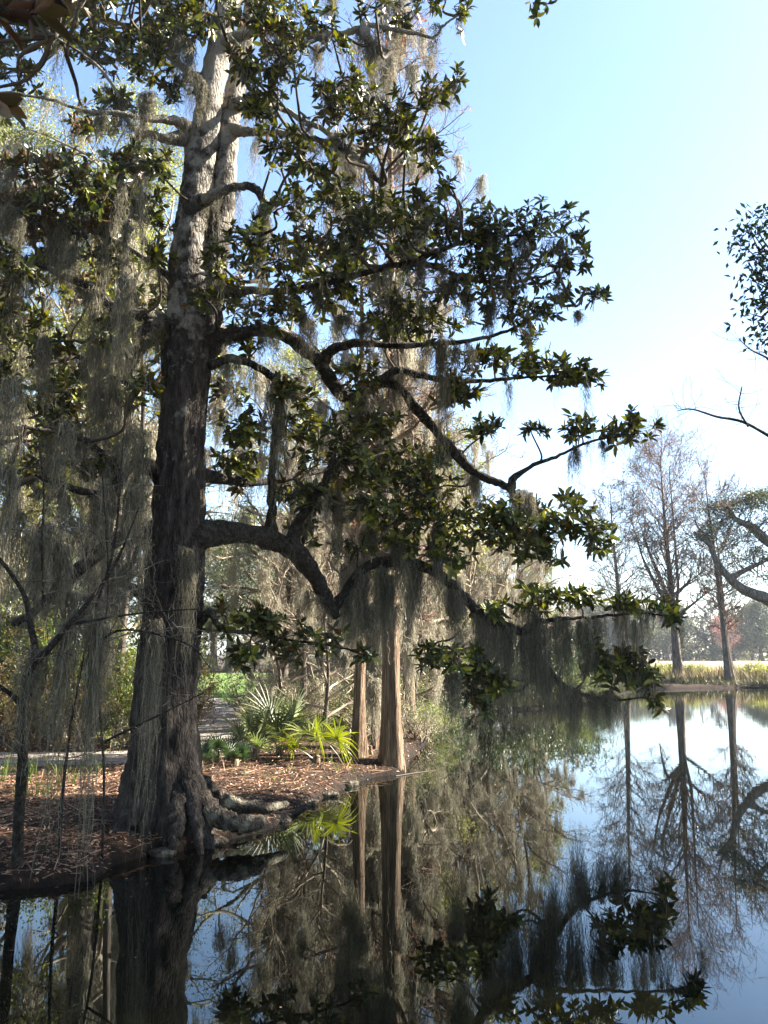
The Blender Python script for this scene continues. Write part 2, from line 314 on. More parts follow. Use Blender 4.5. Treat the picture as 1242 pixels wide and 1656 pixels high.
def water_mat():
    m, nt, nd, lk, b = new_mat("pond_water")
    b.inputs["Base Color"].default_value = (.0022, .0024, .0014, 1); b.inputs["Roughness"].default_value = .012; b.inputs["IOR"].default_value = 1.6; b.inputs["Specular Tint"].default_value = (.60, .92, 1, 1)  # blue specular tint paints a bluer sky reflection into the water
    tc = nd.new("ShaderNodeTexCoord"); mp = nd.new("ShaderNodeMapping"); mp.inputs["Scale"].default_value = (1.2, 3.2, 1)
    lk.new(tc.outputs["Object"], mp.inputs[0])
    n = nd.new("ShaderNodeTexNoise"); n.inputs["Scale"].default_value = 1.5; n.inputs["Detail"].default_value = 2.5; lk.new(mp.outputs[0], n.inputs["Vector"])
    n2 = nd.new("ShaderNodeTexNoise"); n2.inputs["Scale"].default_value = .35; n2.inputs["Detail"].default_value = 2; lk.new(tc.outputs["Object"], n2.inputs["Vector"])
    sp = nd.new("ShaderNodeSeparateXYZ"); lk.new(tc.outputs["Object"], sp.inputs[0])
    # a light breeze touches the open pond beyond the sheltered bank
    ma = nd.new("ShaderNodeMapRange"); ma.inputs[1].default_value = 9; ma.inputs[2].default_value = 34; ma.inputs[3].default_value = .02; ma.inputs[4].default_value = .17
    lk.new(sp.outputs[1], ma.inputs[0])
    mu = nd.new("ShaderNodeMath"); mu.operation = 'MULTIPLY'; lk.new(ma.outputs[0], mu.inputs[0]); lk.new(n2.outputs[0], mu.inputs[1])
    bp = nd.new("ShaderNodeBump"); bp.inputs["Distance"].default_value = .012; lk.new(mu.outputs[0], bp.inputs["Strength"])
    lk.new(n.outputs[0], bp.inputs["Height"]); lk.new(bp.outputs[0], b.inputs["Normal"])
    return m
M['water'] = water_mat()

# ---------------------------------------------------------------- shoreline and ground
shore_px = [(-160, 1462), (0, 1441), (90, 1434), (150, 1424), (180, 1402), (240, 1384), (300, 1374), (350, 1362), (400, 1350), (445, 1338),
            (480, 1312), (530, 1290), (570, 1268), (610, 1256), (655, 1251), (664, 1228), (690, 1200), (688, 1180), (700, 1160), (780, 1151), (860, 1147),
            (930, 1143), (975, 1133), (1010, 1121), (1050, 1114), (1242, 1112)]
SH = [tuple(on_plane(*p)) for p in shore_px]
main_land = [(-600, -8), (-30, -8), (-16, 2), (-10, 6.6)] + SH + [(60, 61), (120, 60), (900, 60), (900, 1400), (-900, 1400), (-900, -8)]
right_land = [(6.5, -30), (6.9, 4), (8.6, 12), (11.5, 19), (15, 24), (24, 28), (60, 30), (900, 30), (900, -30)]
back_land = [(-40, -2.5), (-3, -1.6), (3, -1.5), (7.5, -1.0), (7.5, -60), (-40, -60)]
def sdist(P, poly):
    P = np.asarray(P, float); A = np.array(poly); B = np.roll(A, -1, 0); d = np.full(len(P), 1e9); ins = np.zeros(len(P), bool)
    for a, b in zip(A, B):
        ab = b - a; t = np.clip(((P - a) @ ab) / (ab @ ab + 1e-12), 0, 1); q = a + t[:, None] * ab
        d = np.minimum(d, np.hypot(*(P - q).T))
        c = ((a[1] > P[:, 1]) != (b[1] > P[:, 1])); xx = (b[0] - a[0]) * (P[:, 1] - a[1]) / (b[1] - a[1] + 1e-12) + a[0]
        ins ^= c & (P[:, 0] < xx)
    return np.where(ins, d, -d)
def smooth_noise(P, s, seed):
    r = np.random.default_rng(seed); out = np.zeros(len(P))
    for k in range(7):
        a = r.uniform(0, 2 * PI); f = s * r.uniform(.5, 2.2); out += np.sin(P[:, 0] * math.cos(a) * f + P[:, 1] * math.sin(a) * f + r.uniform(0, 6)) / 7
    return out
def land_h(P):
    P = np.asarray(P, float).reshape(-1, 2)
    d = np.maximum.reduce([sdist(P, main_land), sdist(P, right_land), sdist(P, back_land)])
    d = d + smooth_noise(P, 5, 5) * .10 * (np.abs(d) < 4)
    up = 0.10 * np.clip(d / .06, 0, 1) + 0.25 * (1 - np.exp(-np.maximum(d, 0) / .9))
    near = (P[:, 1] < 14.0) & (P[:, 1] > 4)
    z = np.where(d > 0, up, np.maximum(-1.3, d * .9 - .02))
    z = z + np.where((d > 0) & near, smooth_noise(P, 3.2, 9) * .05 * np.clip(d / .5, 0, 1), 0)
    return z
def axis_pts(segs):
    o = []
    for a, b, s in segs: o += list(np.arange(a, b, s))
    return np.array(sorted(set(np.round(o, 4))))
gx = axis_pts([(-900, -120, 60), (-120, -30, 8), (-30, -9, .8), (-9, 4, .11), (4, 20, .5), (20, 60, 2), (60, 240, 12), (240, 901, 60)])
gy = axis_pts([(-60, -4, 6), (-4, 6, .6), (6, 17.5, .11), (17.5, 36, .35), (36, 72, 1.0), (72, 200, 8), (200, 1401, 80)])
GX, GY = np.meshgrid(gx, gy); GP = np.column_stack([GX.ravel(), GY.ravel()]); GZ = land_h(GP)
nx, ny = len(gx), len(gy); i = np.arange(ny - 1)[:, None] * nx + np.arange(nx - 1)[None]
gm = MB(); gm.add(np.column_stack([GP, GZ]), np.stack([i, i + 1, i + nx + 1, i + nx], -1).reshape(-1, 4))
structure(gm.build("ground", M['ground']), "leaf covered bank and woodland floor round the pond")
wm = MB(); wm.add([(-60, -40, 0), (900, -40, 0), (900, 75, 0), (-60, 75, 0)], [[0, 1, 2, 3]])
structure(wm.build("water", M['water'], smooth=False), "still dark pond mirroring trees and sky")

def ribbon(name, ctr, widths, mat, dz, label):
    C = catmull([(x, y, 0) for x, y in ctr], 10); w = np.interp(np.linspace(0, 1, len(C)), np.linspace(0, 1, len(widths)), widths)
    T = nrm(np.gradient(C, axis=0)); N = np.column_stack([-T[:, 1], T[:, 0], np.zeros(len(T))])
    k = 7; s = np.linspace(-.5, .5, k); rg = np.random.default_rng(3)
    wob = 1 + rg.normal(0, .02, len(C)); V = C[:, None] + N[:, None] * (s[None, :, None] * (w * wob)[:, None, None]); V = V.reshape(-1, 3)
    V[:, 2] = land_h(V[:, :2]) + dz
    i = np.arange(len(C) - 1)[:, None] * k + np.arange(k - 1)[None]
    mb = MB(); mb.add(V, np.stack([i, i + k, i + k + 1, i + 1], -1).reshape(-1, 4)); return structure(mb.build(name, mat), label)
path_ctr = [(-26, 17.0), (-16, 16.2), (-9, 15.6), (-5.3, 15.7), (-3.7, 17.2), (-3.9, 20.5), (-5.0, 25), (-6.6, 31), (-9, 38)]
ribbon("path", path_ctr, [1.9, 1.9, 1.9, 2.0, 1.9, 1.9, 1.8, 1.8, 1.8], M['path'], .018, "pale gravel path curving behind the big tree")
lm = MB()
lx = np.linspace(-34, 4, 30); ly = np.linspace(28.5, 84, 40); LX, LY = np.meshgrid(lx, ly); LX = np.where(LY < 60, -34 + (LX + 34) * (32.5 / 38.0), LX); LP = np.column_stack([LX.ravel(), LY.ravel()])
LP[:, 0] += np.where(LX.ravel() > 3, np.sin(LY.ravel() * .4) * 1.2, 0); LP[:, 1] += np.where(LY.ravel() < 29, np.sin(LX.ravel() * .7) * .9, 0)
i = np.arange(39)[:, None] * 30 + np.arange(29)[None]
lm.add(np.column_stack([LP, land_h(LP) + .010]), np.stack([i, i + 1, i + 31, i + 30], -1).reshape(-1, 4))
structure(lm.build("lawn", M['lawn']), "bright sunlit green lawn beyond the path")
fm = MB(); fx = np.linspace(5, 420, 60); fy = np.linspace(64, 330, 30); FX, FY = np.meshgrid(fx, fy); FP = np.column_stack([FX.ravel(), FY.ravel()])
i = np.arange(29)[:, None] * 60 + np.arange(59)[None]
fm.add(np.column_stack([FP, np.full(len(FP), .37)]), np.stack([i, i + 1, i + 61, i + 60], -1).reshape(-1, 4))
structure(fm.build("field", M['field']), "pale dry marsh field beyond the far shore")

# ---------------------------------------------------------------- the big magnolia
rng = np.random.default_rng(11)
Y0 = 10.6
base_xy = at(268, 1300, Y0)
mag = empty("magnolia_tree", (float(base_xy[0]), Y0, 0.15), "huge moss hung magnolia on the bank with thick forked trunk and dark glossy leaves", "tree")
def fy(px, py, Y):      # the low right limbs reach away from the lens, beyond the trunk
    if px < 335 or Y > 10.55: return Y
    k = np.interp(py, [420, 570, 840, 1000], [-1, .6, .95, 1.05]); w = min(1, (px - 335) / 60)
    return Y * (1 - w) + (10.6 + (10.6 - Y) * k) * w
def px_line(pts, n=6, Yd=None):
    P = np.array([at(p[0], p[1], p[2]) for p in pts]); r = np.array([p[3] * mpp(p[0], p[1], p[2]) for p in pts])
    C = catmull(np.column_stack([P, r]), n); return C[:, :3], np.maximum(C[:, 3], .003)
trunk_px = [(262, 1362, Y0, 62), (262, 1330, Y0, 60), (264, 1280, Y0, 55), (266, 1220, Y0, 52), (266, 1150, Y0, 49), (274, 1050, Y0, 47), (281, 970, Y0, 47), (286, 900, Y0, 46), (289, 830, Y0, 42),
            (291, 760, Y0, 37), (295, 690, Y0, 35), (301, 610, Y0, 37), (308, 540, Y0, 38), (309, 480, Y0, 35), (306, 430, Y0, 30), (311, 370, Y0, 27), (318, 310, Y0, 25),
            (326, 240, Y0, 23), (336, 180, Y0, 20), (348, 110, Y0, 19), (361, 40, Y0, 16), (372, -40, Y0, 14), (380, -130, Y0, 10), (392, -240, Y0 + .3, 6)]
C, r = px_line(trunk_px, 10)
def shaped_trunk(mb, C, r, k, rng, lobes, flare_h, ridge=.05, base_z=0.1, flare=.55):
    th = np.arange(k) * 2 * PI / k; n = len(C)
    lob = np.zeros(k)
    for a, w, s in lobes: lob += s * np.exp(-((np.angle(np.exp(1j * (th - a)))) / w) ** 2)
    hz = np.clip(1 - (C[:, 2] - base_z) / flare_h, 0, 1) ** 2
    nz = rng.normal(0, 1, (n, k))
    for _ in range(3): nz = (nz + np.roll(nz, 1, 0) + np.roll(nz, -1, 0)) / 3 * 1.5
    fl = rng.normal(0, 1, k); fl = (fl + np.roll(fl, 1)) / 1.4
    fade = np.clip((5.5 - C[:, 2]) / 5, .25, 1)
    rr = r[:, None] * (1 + ridge * nz + ridge * 1.0 * fl[None] * fade[:, None] + flare * hz[:, None] * (lob[None] + .15))
    V = C[:, None] + np.stack([np.cos(th)[None] * rr, np.sin(th)[None] * rr, np.zeros_like(rr)], -1)
    i = np.arange(n - 1)[:, None] * k; j = np.arange(k)[None]; j2 = (j + 1) % k
    mb.add(V.reshape(-1, 3), np.stack([i + j, i + j2, i + k + j2, i + k + j], -1).reshape(-1, 4))
split = int(np.argmax(C[:, 2] > 6.9))
mb = MB()
shaped_trunk(mb, C[:split + 1], r[:split + 1], 56, rng, [(PI * 1.05, .35, 1.1), (PI * 1.3, .22, 1.0), (PI * 1.47, .16, .7), (PI * 1.62, .14, .8), (PI * 1.82, .22, 1.2), (.1, .35, 1.3), (PI * .6, .4, .8)], 1.35, .035)
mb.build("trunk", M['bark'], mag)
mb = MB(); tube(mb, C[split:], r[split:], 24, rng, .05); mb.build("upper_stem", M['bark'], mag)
C2, r2 = px_line([(330, 545, Y0, 24), (338, 490, Y0 + .05, 24), (345, 430, Y0 + .1, 23), (353, 370, Y0 + .15, 22), (362, 310, Y0 + .15, 20), (366, 250, Y0 + .2, 18), (372, 190, Y0 + .3, 17),
                  (388, 110, Y0 + .4, 15), (404, 30, Y0 + .5, 12), (420, -80, Y0 + .6, 9)], 8)
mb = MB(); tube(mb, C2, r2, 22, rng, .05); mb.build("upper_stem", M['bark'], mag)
# surface roots
for pts in ([(225, 1300, 10.4, 16), (208, 1318, 10.3, 13), (196, 1332, 10.2, 10), (182, 1350, 10.15, 6)],
            [(246, 1312, 10.3, 9), (244, 1332, 10.1, 8), (240, 1350, 10.0, 5)],
            [(225, 1305, 10.3, 12), (218, 1330, 10.1, 11), (212, 1352, 10.0, 7)],
            [(284, 1270, 10.4, 16), (288, 1315, 10.12, 15), (286, 1345, 9.9, 11), (280, 1380, 9.75, 6)],
            [(306, 1240, 10.45, 13), (312, 1300, 10.2, 11), (318, 1345, 9.95, 8), (324, 1380, 9.85, 5)],
            [(320, 1290, 10.5, 18), (345, 1318, 10.4, 15), (375, 1330, 10.2, 13), (405, 1334, 10.2, 12), (430, 1330, 10.4, 8)],
            [(320, 1262, 10.8, 16), (350, 1285, 10.9, 14), (385, 1300, 10.9, 12), (430, 1306, 10.9, 9), (465, 1300, 11.2, 6)]):
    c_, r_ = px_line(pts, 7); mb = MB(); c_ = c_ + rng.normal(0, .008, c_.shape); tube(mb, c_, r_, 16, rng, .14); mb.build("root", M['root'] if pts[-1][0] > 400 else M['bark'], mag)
LIMBS = {
 'low_right': [(296, 876, 10.62, 24), (330, 864, 10.55, 22), (385, 862, 10.1, 20), (430, 870, 9.8, 20), (470, 888, 9.5, 20), (500, 918, 9.2, 18), (523, 958, 9.0, 15), (543, 998, 8.9, 9)],
 'low_right_outer': [(538, 988, 8.9, 8), (556, 962, 8.85, 9), (582, 925, 8.8, 10), (620, 908, 8.7, 12), (665, 912, 8.6, 12), (705, 925, 8.5, 11), (740, 956, 8.35, 10), (768, 984, 8.2, 10),
                     (796, 1008, 8.05, 9), (826, 1015, 7.95, 9), (852, 1028, 7.85, 8), (874, 1064, 7.75, 7), (890, 1088, 7.7, 7), (916, 1112, 7.6, 5), (955, 1126, 7.5, 3), (1000, 1132, 7.4, 2), (1050, 1125, 7.4, 1.2)],
 'low_side': [(846, 1024, 7.9, 6), (866, 1009, 7.85, 5), (905, 1001, 7.8, 4), (950, 999, 7.7, 3.2), (1000, 994, 7.6, 2.6), (1050, 992, 7.5, 2), (1095, 1000, 7.45, 1)],
 'low_fork': [(470, 888, 9.5, 10), (480, 850, 9.6, 9), (500, 815, 9.7, 8), (525, 780, 9.8, 7), (540, 740, 9.9, 5)],
 'low_rise': [(438, 872, 9.8, 9), (440, 820, 9.85, 8), (440, 760, 9.9, 7), (446, 690, 9.9, 7), (452, 640, 9.9, 7), (440, 610, 9.9, 8), (410, 590, 10.1, 8), (375, 580, 10.3, 8), (338, 592, 10.5, 9)],
 'mid_right': [(335, 560, 10.6, 17), (352, 545, 10.5, 13), (385, 538, 10.3, 11), (425, 535, 10.1, 11), (458, 541, 9.9, 13), (490, 562, 9.7, 14), (520, 592, 9.5, 13), (540, 622, 9.35, 14), (560, 640, 9.2, 13),
               (590, 632, 9.1, 10), (622, 618, 9.0, 10), (650, 630, 8.9, 11), (674, 662, 8.8, 10), (702, 692, 8.7, 10), (732, 728, 8.6, 11), (762, 760, 8.5, 9), (798, 778, 8.4, 8), (824, 790, 8.3, 8), (840, 818, 8.25, 6), (868, 838, 8.2, 4), (905, 850, 8.1, 2.5), (955, 862, 8, 1.5)],
 'mid_tip': [(826, 790, 8.3, 5), (834, 770, 8.25, 4.5), (868, 750, 8.15, 4), (905, 736, 8.05, 3.2), (950, 716, 7.95, 2.6), (990, 708, 7.9, 2), (1040, 700, 7.85, 1.2)],
 'mid_upper': [(522, 586, 9.5, 8), (542, 563, 9.5, 7), (589, 555, 9.4, 7), (637, 559, 9.3, 6), (700, 556, 9.2, 5), (760, 551, 9.1, 4), (820, 535, 9.0, 3), (865, 512, 8.9, 2)],
 'mid_spur': [(598, 628, 9.1, 7), (632, 604, 9.0, 7), (652, 599, 9.0, 7), (704, 613, 8.9, 6), (772, 617, 8.7, 4.5), (830, 612, 8.6, 3), (900, 608, 8.5, 2), (958, 612, 8.4, 1)],
 'high_right': [(345, 470, 10.6, 9), (400, 470, 10.3, 8), (470, 470, 10.0, 7), (540, 455, 9.8, 7), (603, 438, 9.6, 6), (670, 425, 9.4, 6), (725, 440, 9.2, 5), (772, 454, 9.1, 4), (840, 455, 9.0, 3), (900, 440, 8.9, 2)],
 'high_fine': [(670, 425, 9.4, 4), (720, 400, 9.2, 4), (780, 385, 9.0, 3), (850, 380, 8.9, 2), (910, 385, 8.8, 1.2)],
 'hook': [(316, 330, 10.6, 12), (335, 322, 10.4, 9), (360, 310, 10.3, 8), (392, 301, 10.2, 8), (416, 308, 10.1, 8), (427, 335, 10.05, 7), (425, 380, 10.0, 7), (420, 420, 10.0, 6), (428, 460, 10, 4)],
 'top_right': [(372, 212, 10.8, 9), (410, 214, 10.6, 7), (468, 216, 10.4, 6), (503, 224, 10.2, 6), (540, 234, 10.1, 6), (570, 248, 10.0, 6), (590, 266, 9.9, 6), (612, 292, 9.8, 5), (628, 322, 9.8, 4), (660, 350, 9.7, 3), (690, 372, 9.6, 2)],
 'top_pair': [(378, 170, 10.8, 8), (420, 165, 10.6, 6), (465, 180, 10.4, 6), (490, 196, 10.3, 6), (515, 205, 10.2, 6), (545, 225, 10.1, 6), (572, 243, 10.0, 5)],
 'top_twig': [(535, 222, 10.1, 4), (575, 216, 10.0, 4), (620, 205, 9.9, 3.5), (665, 185, 9.8, 3), (710, 155, 9.7, 2), (738, 132, 9.6, 1.2)],
 'crest': [(355, 75, 10.6, 10), (390, 58, 10.4, 8), (434, 51, 10.2, 7), (490, 55, 10.0, 7), (548, 56, 9.8, 7), (578, 47, 9.7, 6), (600, 40, 9.6, 5), (640, 48, 9.5, 4), (680, 55, 9.4, 3.5), (702, 60, 9.4, 3), (718, 40, 9.3, 2.5), (742, 25, 9.3, 1.5)],
 'crest_stub': [(590, 40, 9.65, 6), (592, 58, 9.6, 7), (604, 74, 9.6, 6), (632, 82, 9.55, 2.5)],
 'left_arm': [(306, 575, 10.65, 18), (276, 538, 10.55, 15), (257, 516, 10.3, 12), (218, 509, 10.1, 11), (196, 516, 10.0, 10), (170, 483, 9.9, 8), (148, 464, 9.8, 8), (112, 451, 9.7, 7), (70, 430, 9.5, 5), (20, 425, 9.4, 4), (-50, 400, 9.3, 3)],
 'left_hook': [(256, 520, 10.3, 9), (238, 530, 10.2, 8), (222, 548, 10.1, 7), (213, 577, 10.05, 5)],
 'left_elbow': [(290, 800, 10.65, 16), (256, 772, 10.5, 11), (238, 749, 10.1, 10), (212, 752, 9.9, 10), (188, 784, 9.6, 11), (160, 800, 9.4, 9), (120, 790, 9.2, 7), (60, 770, 9, 5)],
 'left_elbow_fork': [(200, 765, 9.8, 6), (172, 740, 9.6, 6), (136, 712, 9.4, 6), (100, 701, 9.2, 5), (40, 690, 9.0, 3)],
 'left_low': [(290, 880, 10.65, 20), (244, 857, 10.5, 17), (190, 874, 9.9, 15), (146, 905, 9.4, 14), (104, 942, 9.0, 12), (60, 985, 8.7, 9), (20, 1010, 8.5, 7)],
 'left_spur': [(252, 990, 10.4, 12), (236, 968, 10.2, 9), (217, 953, 10.1, 8), (205, 940, 10.0, 7), (215, 905, 9.9, 5), (230, 870, 9.9, 3)],
 'right_spur': [(322, 1005, 10.5, 7), (340, 990, 10.3, 6), (352, 1012, 10.1, 5), (372, 1020, 10, 4), (420, 1025, 9.8, 3.2), (470, 1035, 9.6, 2.5), (540, 1045, 9.5, 2), (600, 1062, 9.4, 1.3)],
 'high_left': [(312, 215, 10.5, 12), (300, 205, 10.4, 9), (277, 194, 10.2, 7), (238, 192, 10, 6), (200, 184, 9.8, 5), (140, 180, 9.6, 4), (80, 160, 9.4, 3), (20, 150, 9.3, 2)],
 'high_left_fork': [(300, 222, 10.5, 9), (272, 226, 10.3, 8), (245, 218, 10.2, 6), (222, 214, 10.1, 5), (205, 192, 10.0, 4), (190, 150, 10.0, 3), (150, 100, 9.9, 2.5), (90, 60, 9.8, 2)],
 'upper_left': [(345, 130, 10.6, 9), (310, 120, 10.8, 7), (260, 80, 11.1, 6), (200, 40, 11.4, 4), (140, 20, 11.6, 3)],
 'upper_back': [(370, 10, 10.8, 7), (420, -20, 11.3, 5), (480, -60, 11.8, 4), (560, -80, 12.2, 3)],
 'back_left': [(300, 640, 10.8, 12), (250, 620, 11.6, 9), (180, 610, 12.3, 7), (100, 560, 13, 5), (20, 540, 13.4, 4)],
 'back_right': [(300, 760, 10.8, 12), (360, 775, 11.4, 10), (430, 780, 12, 8), (520, 760, 12.8, 6), (600, 740, 13.4, 4), (680, 720, 13.8, 3)],
 'mid_left_rise': [(262, 450, 10.7, 0.1), (250, 430, 10.8, 5), (190, 390, 10.6, 5), (140, 370, 10.4, 4), (60, 330, 10.2, 3)],
}
LIMBS['mid_left_rise'][0] = (300, 470, 10.7, 9)
LP_, LD_ = [], []
NAMES = {}
for nm, pts in LIMBS.items():
    pts = [(p[0], p[1], fy(*p[:3]), p[3] * .8) for p in pts]
    c_, r_ = px_line(pts, 6)
    c_ = c_ + rng.normal(0, .006, c_.shape); dl = np.linalg.norm(c_ - c_[0], axis=1); r_ = r_ * (1 + .75 * np.exp(-np.maximum(dl - .15, 0) / .22)) * (1 + .06 * np.sin(dl * 9 + len(nm)))
    mb = MB(); tube(mb, c_, r_, 12 if r_[0] > .05 else 8, rng, .06)
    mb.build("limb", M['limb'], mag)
    NAMES[nm] = c_; LP_.append(c_); LD_.append(r_)
LIMB_P = np.vstack(LP_)

# leaf pads: px, py, rx, ry, depth (None = nearest limb depth), weight
PADS = [(865, 372, 70, 24, 8.9), (780, 368, 60, 30, 9.0), (720, 365, 55, 32, 9.2), (905, 418, 48, 20, 8.8), (845, 440, 60, 26, 8.9), (960, 478, 30, 14, 8.7), (900, 488, 48, 18, 8.8), (780, 425, 60, 30, 9.1),
 (725, 470, 40, 24, 9.2), (810, 490, 50, 20, 9.0), (862, 545, 22, 16, 8.9), (845, 515, 30, 18, 8.9),
 (915, 598, 50, 16, 8.5), (850, 588, 42, 16, 8.6), (958, 612, 16, 9, 8.4), (740, 588, 40, 22, 8.9), (735, 640, 30, 18, 8.9), (800, 575, 25, 14, 8.8),
 (1015, 690, 42, 18, 7.9), (935, 690, 30, 16, 8.0), (860, 692, 20, 14, 8.2), (785, 698, 32, 14, 8.4),
 (900, 828, 50, 20, 8.1), (950, 858, 36, 16, 8.0), (865, 878, 46, 20, 8.1), (968, 880, 18, 10, 8.0), (810, 845, 45, 34, 8.3), (900, 902, 12, 12, 8.1), (740, 850, 45, 35, 8.6),
 (870, 968, 42, 16, 7.8), (940, 972, 40, 14, 7.7), (1010, 972, 36, 12, 7.6), (1078, 992, 28, 16, 7.5), (800, 985, 30, 12, 8.0), (720, 905, 40, 20, 8.5),
 (1000, 1078, 48, 26, 7.5), (958, 1052, 18, 10, 7.6), (1045, 1098, 22, 20, 7.4), (1058, 1133, 14, 8, 7.4),
 (728, 1062, 45, 18, 8.3), (790, 1105, 30, 24, 8.1), (775, 1075, 20, 14, 8.2), (785, 1138, 12, 10, 8.1), (690, 1050, 18, 10, 8.4),
 (560, 460, 70, 36, 9.8), (640, 500, 55, 32, 9.5), (700, 515, 55, 26, 9.3), (500, 480, 50, 30, 10), (450, 500, 40, 24, 10.1),
 (600, 690, 50, 34, 9.4), (560, 745, 70, 44, 9.5), (640, 760, 60, 40, 9.2), (680, 820, 75, 36, 8.9), (600, 815, 50, 32, 9.3), (505, 785, 34, 40, 9.6), (485, 700, 30, 34, 9.8), (650, 870, 60, 28, 8.8), (700, 760, 40, 30, 9.0),
 (575, 880, 34, 20, 9.0), (500, 850, 30, 24, 9.4),
 (400, 1000, 30, 18, 9.9), (400, 1062, 22, 24, 9.8), (455, 1030, 34, 18, 9.7), (520, 1028, 34, 14, 9.5), (592, 1060, 22, 9, 9.4), (470, 1062, 14, 10, 9.6), (430, 1010, 30, 14, 9.8), (362, 1000, 18, 16, 10),
 (640, 185, 50, 26, 9.8), (700, 152, 40, 16, 9.7), (738, 130, 14, 9, 9.6), (560, 145, 48, 24, 10.1), (600, 205, 60, 24, 9.9), (540, 175, 45, 22, 10.1), (650, 235, 34, 24, 9.9), (700, 245, 22, 30, 9.8), (722, 298, 16, 12, 9.8),
 (500, 262, 34, 22, 10.2), (530, 298, 38, 28, 10.1), (480, 238, 28, 18, 10.3), (570, 338, 45, 24, 10.0), (610, 372, 55, 26, 9.8), (540, 390, 55, 34, 10.0), (640, 345, 34, 20, 9.9), (690, 325, 34, 20, 9.8),
 (660, 395, 40, 24, 9.6), (455, 95, 40, 50, 10.4), (430, 45, 50, 36, 10.5), (505, 35, 44, 22, 10.2), (425, 150, 50, 44, 10.6), (540, 72, 26, 9, 9.9), (655, 22, 34, 16, 9.5), (742, 22, 20, 18, 9.3), (610, 15, 30, 10, 9.7),
 (700, -10, 40, 16, 9.5), (450, 240, 34, 30, 10.6), (470, 330, 40, 24, 10.6), (400, 390, 34, 40, 11.2), (455, 420, 40, 30, 10.6), (380, 480, 30, 24, 10.4), (400, 560, 30, 16, 11), (390, 690, 40, 24, 11.2),
 (370, 640, 26, 16, 11.2), (470, 620, 26, 20, 10.2), (560, 600, 10, 8, 9.3), (380, 745, 34, 20, 11.4), (350, 420, 28, 24, 9.9), (330, 480, 26, 22, 9.9),
 (330, 40, 30, 30, 10.2), (395, 110, 26, 30, 10.2), (290, 30, 36, 30, 10.8), (240, 90, 40, 30, 11),
 (60, 335, 90, 30, 9.3), (120, 290, 60, 30, 9.4), (60, 270, 60, 24, 9.2), (170, 320, 40, 30, 9.6), (230, 330, 34, 20, 9.9), (250, 370, 34, 18, 10)]
pr = np.random.default_rng(21)
for _ in range(170):      # the shady left half of the crown, front to back
    x = pr.uniform(-140, 285); y = pr.uniform(-120, 800)
    if 90 < y < 290 and x > -40 and pr.uniform() < .72: continue
    if y > 560 and pr.uniform() < .35: continue
    PADS.append((x, y, pr.uniform(24, 52), pr.uniform(14, 30), pr.uniform(9.0, 13.0)))
for _ in range(26):
    PADS.append((pr.uniform(-100, 460), pr.uniform(-200, 60), pr.uniform(30, 55), pr.uniform(16, 30), pr.uniform(9.4, 12.6)))
for _ in range(26):       # the far side of the crown
    PADS.append((pr.uniform(380, 760), pr.uniform(340, 830), pr.uniform(24, 46), pr.uniform(12, 22), pr.uniform(10.8, 13.4)))
mbL = MB(); mbT = MB(); RO = []
for q, (x, y, rx, ry, Yd) in enumerate(PADS):
    Yd = fy(x, y, Yd)
    if y < 450 and x > 330 and 9.6 < Yd < 11.3: Yd -= 1.25
    m = mpp(x, y, Yd); c = at(x, y, Yd)
    d2 = np.linalg.norm(LIMB_P - c, axis=1) + np.maximum(0, LIMB_P[:, 2] - c[2]) * .4
    a = LIMB_P[np.argmin(d2)]
    vec = c - a; Ln = np.linalg.norm(vec)
    mid = a + vec * .35 + rng.normal(0, .07 * Ln + .01, 3) + np.array([0, 0, -.10 * Ln]); mid2 = a + vec * .7 + rng.normal(0, .06 * Ln + .01, 3); tip = c + nrm(vec * np.array([1, 1, .2]) + 1e-3) * rx * m * .75
    sp = catmull([a, mid, mid2, c, tip], 4)
    tube(mbT, sp, np.linspace(.013 + .012 * min(Ln, 2), .004, len(sp)), 5, cap=False)
    n = int(max(5, PI * rx * ry / 108 * (.8 if x < 300 else .58 if (460 < x < 760 and 640 < y < 890) else 1.35 if x > 760 and y > 560 else .8 if y < 560 else 1)))
    u = rng.normal(0, .5, (n, 3)); u = u / np.maximum(1, np.linalg.norm(u, axis=1, keepdims=True) / 1.05)
    dy = min(.55, rx * m * .9)
    P = c + u * np.array([rx * m * 1.08, dy, ry * m * 1.15]); P[:, 2] += .04 * rng.normal(0, 1, n) + (P[:, 0] - c[0]) * .06
    near = sp[np.argmin(np.linalg.norm(P[:, None] - sp[None, 4:], axis=2), 1) + 4]
    kn = (near + P) / 2 + np.column_stack([rng.normal(0, .02, (n, 2)), -.03 + rng.normal(0, .02, n)])
    prisms(mbT, near, kn, .006, .005); prisms(mbT, kn, P, .005, .004)
    ax = nrm(nrm(P - near + 1e-4) + np.array([0, 0, .55]) + rng.normal(0, .3, (n, 3)))
    RO.append((P, ax, np.full(n, x), np.full(n, y)))
P = np.vstack([a[0] for a in RO]); AX = np.vstack([a[1] for a in RO]); PXX = np.concatenate([a[2] for a in RO]); PYY = np.concatenate([a[3] for a in RO])
